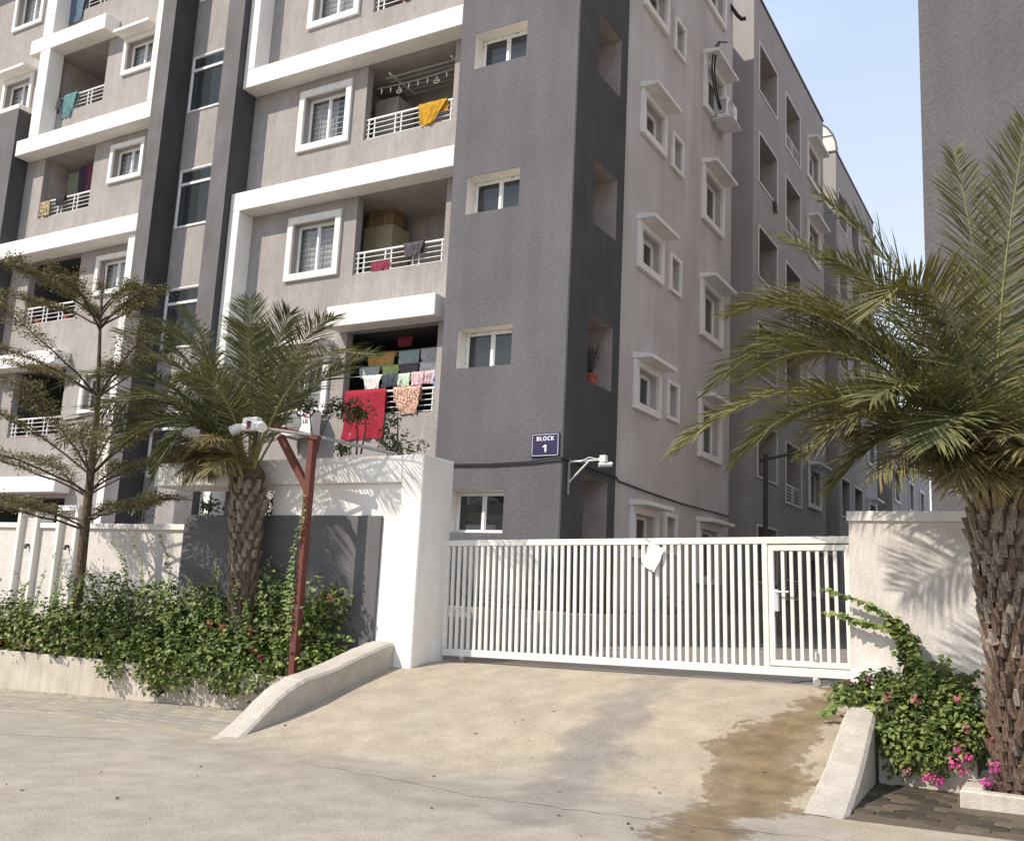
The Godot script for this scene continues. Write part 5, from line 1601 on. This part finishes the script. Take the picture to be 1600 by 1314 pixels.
	potted_tree("leaning bare-stemmed small tree next to the palm on the portal", Vector3(-10.62, 3.57, -11.9), [[Vector3(0, 0.1, 0), Vector3(0.08, 0.45, 0), Vector3(0.28, 0.85, 0)], [Vector3(0, 0.1, 0), Vector3(-0.12, 0.5, 0), Vector3(-0.22, 0.9, 0)]], [[Vector3(0.34, 0.92, 0), Vector3(0.26, 0.2, 0.2)], [Vector3(-0.3, 0.98, 0), Vector3(0.28, 0.2, 0.2)]], 620, 73, dk, 0.065)
	potted_tree("low sprig of leaves between the small trees on the portal", Vector3(-10.05, 3.57, -11.85), [[Vector3(0, 0.1, 0), Vector3(0.03, 0.25, 0)]], [[Vector3(0.0, 0.22, 0), Vector3(0.2, 0.12, 0.15)]], 220, 74, dk, 0.06)
	# --- potted plant in the niche
	s = thing("potted_plant", "dry twiggy plant in a terracotta pot in the tower's niche", "plant", Vector3(-7.93, 5.60, -16.45))
	part("pot", tube(st(), [Vector3(0, 0, 0), Vector3(0, 0.2, 0), Vector3(0, 0.2, 0), Vector3(0, 0.25, 0)], [0.10, 0.13, 0.15, 0.15], 14), M.terracotta, s)
	var r := RandomNumberGenerator.new()
	r.seed = 91
	var tw := st()
	for i in 34:
		var d := Vector3(r.randf_range(-0.25, 0.35), r.randf_range(0.7, 1.1), r.randf_range(-0.4, 0.6))
		var a := Vector3(0, 0.2, 0)
		var m := a + d * 0.4 + Vector3(r.randfn() * 0.03, 0, r.randfn() * 0.03)
		var e := a + d * r.randf_range(0.6, 0.95)
		tube(tw, [a, m, e], [0.007, 0.005, 0.002], 4)
		tube(tw, [m, m + Vector3(r.randfn() * 0.08, 0.2, r.randfn() * 0.15)], [0.004, 0.002], 4)
	part("twigs", tw, M.twig, s)
	leaf_cloud(s, "foliage", [[Vector3(0, 0.75, 0.1), Vector3(0.22, 0.35, 0.4)]], 170, 0.04, 93, dk)
	# --- loose stems behind the left boundary wall
	for i in 3:
		var q: Vector3 = [Vector3(-15.6, 2.0, -12.6), Vector3(-14.0, 2.0, -12.8), Vector3(-12.3, 2.0, -12.7)][i]
		s = thing("thin_sapling", ["sapling with dark stems behind the boundary wall, beside the tiered tree", "twin-stemmed sapling under the left end of the white beam", "single dark sapling stem under the beam by the palm trunk"][i], "sapling", q, "saplings behind the boundary wall")
		part("stem", tube(st(), [Vector3(0, -1.2, 0), Vector3(0.05, 0.3, 0), Vector3(0.12, 1.2, 0)], [0.03, 0.025, 0.015], 6), M.twig, s)
		part("stem", tube(st(), [Vector3(0.12, -1.2, 0), Vector3(0.06, 0.2, 0), Vector3(-0.1, 1.1, 0)], [0.025, 0.02, 0.012], 6), M.twig, s)
		leaf_cloud(s, "foliage", [[Vector3(0.1, 1.0 if i else 0.9, 0), Vector3(0.3, 0.25, 0.2)]], 150, 0.07, 95 + i, dk)

func build_laundry() -> void:
	var R := Color(0.36, 0.02, 0.04)
	# first floor balcony over the portal
	hang("red_sheet", "large crimson sheet hung over the lowest balcony's railing", "sheet", Vector3(-13.1, 5.63, -15.44), 1.08, 1.04, lin(0.40, 0.018, 0.045), 3, 1.0, 0.4)
	hang("patterned_cloth", "beige and rust patterned cloth hung on the railing right of the red sheet", "cloth", Vector3(-11.87, 5.63, -15.44), 0.72, 0.56, Color.WHITE, 4, 0.62, 0.3, 0.06, print_mat(Color(0.62, 0.38, 0.33), Color(0.86, 0.78, 0.68), 5, 3.0))
	for row in [[6.56, -15.95], [6.22, -15.8], [5.98, -15.66]]:
		solo("clothes_line", tube(st(), [Vector3(-13.18, row[0] + 0.01, row[1]), Vector3(-12.0, row[0] - 0.02, row[1]), Vector3(-10.86, row[0] + 0.01, row[1])], 0.006, 5), M.upvc, ["topmost clothes line of the lowest balcony", "middle clothes line of the lowest balcony", "front clothes line of the lowest balcony, just above the railing"][0 if row[0] > 6.5 else (1 if row[0] > 6.1 else 2)], "clothes line")
	var grp := "laundry on the lowest balcony"
	var items := [
		["towel", "mustard orange cloth on the top line, left", -12.98, 6.55, -15.94, 0.75, 0.36, lin(0.73, 0.44, 0.15), 0.8],
		["towel", "pale teal towel on the top line, centre", -12.15, 6.54, -15.94, 0.55, 0.38, lin(0.46, 0.60, 0.60), 0.95],
		["towel", "light grey shirt on the top line, right", -11.58, 6.55, -15.94, 0.5, 0.38, lin(0.71, 0.71, 0.75), 0.85],
		["towel", "grey-green cloth on the middle line, far left", -13.05, 6.22, -15.79, 0.55, 0.26, lin(0.52, 0.60, 0.60), 0.9],
		["towel", "lime green top on the middle line", -12.45, 6.21, -15.79, 0.45, 0.25, lin(0.54, 0.64, 0.25), 0.9],
		["towel", "dark speckled cloth on the middle line", -11.98, 6.2, -15.79, 0.48, 0.26, lin(0.17, 0.12, 0.15), 0.9],
		["towel", "white shirt on the middle line, right", -11.48, 6.21, -15.79, 0.55, 0.3, lin(0.85, 0.85, 0.85), 0.8],
		["towel", "white vest on the front line, left", -12.82, 5.98, -15.65, 0.5, 0.42, lin(0.85, 0.85, 0.85), 0.45],
		["towel", "navy striped shorts on the front line", -12.33, 5.97, -15.65, 0.42, 0.26, lin(0.07, 0.08, 0.12), 0.95],
		["towel", "mint cloth on the front line", -11.93, 5.96, -15.65, 0.33, 0.26, lin(0.68, 0.84, 0.68), 0.95],
		["towel", "pale pink cloth on the front line", -11.58, 5.97, -15.65, 0.33, 0.27, lin(0.85, 0.60, 0.65), 0.9],
		["towel", "pink and grey blouse on the front line", -11.25, 5.97, -15.65, 0.28, 0.26, lin(0.77, 0.57, 0.68), 0.9],
		["towel", "bright blue cloth on the front line, far right", -11.0, 5.99, -15.65, 0.2, 0.36, lin(0.06, 0.41, 0.73), 1.0],
		["towel", "dark red bundle hanging in the gloom at the back", -12.4, 6.95, -16.2, 0.4, 0.24, lin(0.38, 0.06, 0.10), 0.8]]
	for i in items.size():
		var q: Array = items[i]
		hang(q[0], q[1], "laundry", Vector3(q[2], q[3], q[4]), q[5], q[6], q[7], 20 + i, q[8], 0.1, 0.0, null, grp)
	# upper balconies, middle bay
	hang("yellow_cloth", "bright yellow cloth draped over the upper balcony railing", "cloth", Vector3(-11.72, 11.79, -15.44), 0.74, 0.5, lin(0.62, 0.34, 0.02), 7, 0.42, 0.25, -0.12)
	hang("grey_cloth", "dark grey cloth draped over the second balcony railing", "cloth", Vector3(-11.85, 8.70, -15.44), 0.52, 0.3, lin(0.10, 0.095, 0.11), 8, 0.65, 0.25)
	hang("maroon_cloth", "maroon printed cloth lying low behind the second balcony railing", "cloth", Vector3(-12.72, 8.43, -15.5), 0.5, 0.22, lin(0.30, 0.04, 0.09), 9, 0.9)
	hang("maroon_cloth", "dull red cloth on the top balcony railing, cut by the picture's top", "cloth", Vector3(-12.45, 14.72, -15.44), 0.7, 0.3, lin(0.24, 0.08, 0.10), 10, 0.9, 0.2)
	# left bay
	hang("teal_cloth", "teal cloth hung over a left balcony railing", "cloth", Vector3(-24.25, 14.88, -15.44), 0.62, 0.72, lin(0.13, 0.30, 0.31), 11, 0.72, 0.3, -0.1)
	hang("blue_jeans", "faded blue jeans hung over the topmost left balcony railing", "jeans", Vector3(-24.55, 17.98, -15.44), 0.72, 0.85, lin(0.13, 0.19, 0.28), 12, 0.75, 0.3, 0.0)
	hang("mixed_cloth", "bundle of grey clothes at the left end of the railing with the teal cloth", "laundry", Vector3(-24.62, 14.8, -15.43), 0.3, 0.3, lin(0.30, 0.27, 0.27), 13, 0.8, 0.1)
	var lg := "clothes hanging inside the dark left balcony"
	var li := [[-24.3, 12.75, 0.5, 0.7, lin(0.22, 0.24, 0.18)], [-23.8, 12.85, 0.35, 0.9, lin(0.06, 0.04, 0.09)], [-23.45, 12.85, 0.3, 0.85, lin(0.20, 0.06, 0.09)], [-23.1, 12.8, 0.35, 0.8, lin(0.05, 0.06, 0.10)], [-22.85, 12.85, 0.3, 0.7, lin(0.30, 0.28, 0.32)]]
	var ln := ["olive grey garment, leftmost inside the dark left balcony", "long black garment second from left inside the dark left balcony", "wine red garment in the middle of the dark left balcony", "navy garment inside the dark left balcony, right of the wine red one", "pale lilac garment at the right end of the dark left balcony"]
	for i in 5:
		hang("garment", ln[i], "laundry", Vector3(li[i][0], li[i][1], -15.95), li[i][2], li[i][3], li[i][4], 30 + i, 0.85, 0.1, 0.0, null, lg)
	hang("dark_bundle", "dark bundled cloth over the railing of the dark left balcony", "laundry", Vector3(-23.95, 11.80, -15.43), 0.42, 0.3, lin(0.03, 0.03, 0.035), 37, 0.8, 0.15)
	hang("mixed_cloth", "cream and rust clothes at the left end of the dark balcony's railing", "laundry", Vector3(-24.6, 11.72, -15.43), 0.42, 0.42, Color.WHITE, 38, 0.9, 0.1, 0.0, print_mat(Color(0.5, 0.42, 0.36), Color(0.75, 0.68, 0.5), 8, 2.0))
	for i in 2:
		var p := thing("balcony_pot", ["red flower pot behind the railing, left one of two", "red flower pot behind the railing, right one of two"][i], "flower pot", Vector3(-24.2 + i * 1.2, 8.18, -15.62), "red pots on the left balcony")
		part("bowl", tube(st(), [Vector3(0, -0.05, 0), Vector3(0, 0.14, 0), Vector3(0, 0.17, 0)], [0.08, 0.12, 0.12], 12), mat(lin(0.28, 0.04, 0.04), 0.6), p)
	# upper balcony: drying rack on the ceiling, ornaments, cupboard
	var s := thing("drying_rack", "ceiling clothes drying rack of grey rods in the upper balcony", "drying rack", Vector3(-13.0, 12.85, -15.75))
	for i in 6:
		part("rod", tube(st(), [Vector3(0.1, 0, -i * 0.16), Vector3(2.05, 0.0, -i * 0.16)], 0.022, 6), M.greypipe, s)
	for x in [0.25, 1.9]:
		part("carrier", box(st(), Vector3(x - 0.02, 0.024, -0.9), Vector3(x + 0.02, 0.06, 0.1)), M.plastic, s)
	s = thing("ornament_string", "string of small white lantern shapes hanging across the upper balcony", "ornament", Vector3(-13.1, 12.62, -15.7))
	part("string", tube(st(), [Vector3(0, 0, 0), Vector3(1.1, -0.05, 0), Vector3(2.2, 0.02, 0)], 0.004, 4), M.upvc, s)
	for i in 9:
		var x := 0.12 + i * 0.25
		var y := -0.05 * sin(PI * x / 2.2)
		if i == 2 or i == 6:
			var pts := []
			for k in 9:
				var an := PI + PI * k / 8.0
				pts.append(Vector3(x + cos(an) * 0.075, y - 0.14 + sin(an) * 0.06, 0))
			part("lantern", tube(st(), pts, 0.011, 5), M.upvc, s)
			part("lantern", tube(st(), [Vector3(x - 0.08, y - 0.14, 0), Vector3(x + 0.08, y - 0.14, 0)], 0.010, 5), M.upvc, s)
			part("lantern", tube(st(), [Vector3(x - 0.03, y - 0.12, 0), Vector3(x, y - 0.02, 0), Vector3(x + 0.03, y - 0.12, 0)], 0.009, 5), M.upvc, s)
		else:
			part("tassel", tube(st(), [Vector3(x, y, 0), Vector3(x + 0.01, y - 0.06, 0), Vector3(x, y - 0.15, 0)], [0.004, 0.018, 0.004], 5), M.upvc, s)
	s = thing("cupboard", "white cupboard standing at the left of the upper balcony", "cupboard", Vector3(-13.62, 10.73, -16.5))
	part("body", bevel(st(), Vector3(0.0, 0, -0.45), Vector3(0.66, 2.0, 0.2), 0.01), M.curtain_pale, s)
	part("door_edge", box(st(), Vector3(0.30, 0.05, 0.201), Vector3(0.31, 1.95, 0.205)), M.greypipe, s)
	s = thing("cupboard", "cream cupboard standing at the left of the second balcony", "cupboard", Vector3(-13.66, 7.63, -16.5))
	part("body", bevel(st(), Vector3(0.0, 0, -0.45), Vector3(0.80, 2.0, 0.2), 0.01), mat(lin(0.42, 0.37, 0.24), 0.7), s)
	part("door_edge", box(st(), Vector3(0.32, 0.05, 0.201), Vector3(0.33, 1.95, 0.205)), M.greypipe, s)
	for i in 3:
		s = thing("cardboard_box", ["brown cardboard box, lower left on the cream cupboard", "cardboard box, lower right on the cream cupboard", "long flat cardboard box lying on top of the other two"][i], "box", Vector3([-13.62, -13.22, -13.6][i], [9.63, 9.63, 9.89][i], -16.45), "boxes on the cream cupboard")
		part("carton", bevel(st(), Vector3(0, 0, -0.3), Vector3([0.38, 0.34, 0.7][i], [0.25, 0.25, 0.2][i], 0.12), 0.008), mat(lin(0.26, 0.165, 0.085), 0.9), s)
		part("tape", box(st(), Vector3(0.10, 0.0, 0.1205), Vector3(0.15, [0.25, 0.25, 0.2][i], 0.123)), mat(lin(0.4, 0.3, 0.18), 0.5), s)
	# wing balconies
	var rag := hang("garment", "dark cloth trailing from a lane-side balcony sill", "laundry", Vector3(-7.69, 14.2, -28.75), 0.32, 0.4, lin(0.14, 0.09, 0.08), 41, 0.7)
	rag.rotation.y = PI / 2
	rag = hang("garment", "pale rag trailing from the sill one floor below the dark cloth", "laundry", Vector3(-7.69, 11.25, -28.8), 0.3, 0.4, lin(0.3, 0.26, 0.24), 42, 0.7)
	rag.rotation.y = PI / 2

func litter() -> void:
	var r := RandomNumberGenerator.new()
	r.seed = 15
	var xs := []
	var cs := []
	for i in 90:
		var x := r.randf_range(-9.5, -0.5)
		var z := r.randf_range(-10.5, -5.0)
		if i > 45:
			x = r.randf_range(-15.5, -9.0)
			z = -10.2 - (x + 15.5) * 0.121 + r.randf_range(0.1, 0.6)
		var y := gy(x, z) if x > -8.4 and x < -2.1 else base_y(x) + 0.01
		var sc := r.randf_range(0.015, 0.05)
		xs.append(Transform3D(Basis.from_euler(Vector3(r.randf_range(-0.4, 0.4), r.randf_range(0, TAU), r.randf_range(-0.4, 0.4))).scaled(Vector3.ONE * sc), Vector3(x, y + 0.008, z)))
		cs.append([Color(0.16, 0.11, 0.05), Color(0.22, 0.16, 0.08), Color(0.09, 0.07, 0.04)][r.randi() % 3])
	var o := scatter(self, "fallen_leaves", M_leaf_unit(), M.leaf, xs, cs)
	o.set_meta("label", "dry fallen leaves scattered over street and ramp")
	o.set_meta("category", "leaves")

func _ready() -> void:
	# camera
	var cam := Camera3D.new()
	cam.name = "camera"
	add_child(cam)
	cam.position = Vector3(0, 1.65, 0)
	cam.rotation_order = EULER_ORDER_YXZ
	cam.rotation_degrees = Vector3(10.06, 30.313, 2.82)
	cam.fov = 46.86
	cam.near = 0.1
	cam.far = 1500.0
	cam.current = true
	# sky
	var env := Environment.new()
	env.background_mode = Environment.BG_SKY
	var sky := Sky.new()
	var sm := ProceduralSkyMaterial.new()
	sm.sky_top_color = Color(0.575, 0.675, 0.82)
	sm.sky_horizon_color = Color(0.93, 0.95, 0.97)
	sm.sky_curve = 0.35
	sm.ground_horizon_color = Color(0.62, 0.58, 0.52)
	sm.ground_bottom_color = Color(0.5, 0.45, 0.4)
	sm.sun_angle_max = 0.0
	var cl := noise_img(1024, 0.006, 1, 1, 77)
	cl.resize(1024, 512)
	var cd := cl.get_data()
	var px := PackedByteArray()
	px.resize(1024 * 512 * 4)
	for i in 1024 * 512:
		var v := smoothstep(0.42, 0.85, cd[i] / 255.0)
		px[i * 4] = 255
		px[i * 4 + 1] = 252
		px[i * 4 + 2] = 247
		px[i * 4 + 3] = int(v * 90.0)
	sm.sky_cover = ImageTexture.create_from_image(Image.create_from_data(1024, 512, false, Image.FORMAT_RGBA8, px))
	sm.sky_cover_modulate = Color(0.8, 0.8, 0.8, 0.6)
	sky.sky_material = sm
	env.sky = sky
	env.tonemap_mode = Environment.TONE_MAPPER_LINEAR
	env.tonemap_exposure = 1.35
	env.sdfgi_enabled = true
	env.ssao_enabled = true
	env.ssil_enabled = true
	var we := WorldEnvironment.new()
	we.name = "world_environment"
	we.environment = env
	add_child(we)
	# sun
	var sun := DirectionalLight3D.new()
	sun.name = "sun"
	sun.light_energy = 1.2
	sun.light_color = Color(1.0, 0.962, 0.905)
	sun.light_angular_distance = 0.6
	sun.shadow_enabled = true
	var el := deg_to_rad(44.0)
	var az := deg_to_rad(37.0)
	var dirn := Vector3(sin(az) * cos(el), -sin(el), -cos(az) * cos(el))
	add_child(sun)
	sun.look_at_from_position(Vector3.ZERO, dirn, UP)

	rng.seed = 1
	materials()
	build_ground()
	build_block_one()
	build_other_blocks()
	build_compound()
	build_pavers(["pavement", "pavement_001"])
	build_gate()
	build_palms()
	build_tiered_tree()
	build_bougainvillea()
	build_small()
	build_laundry()
	litter()
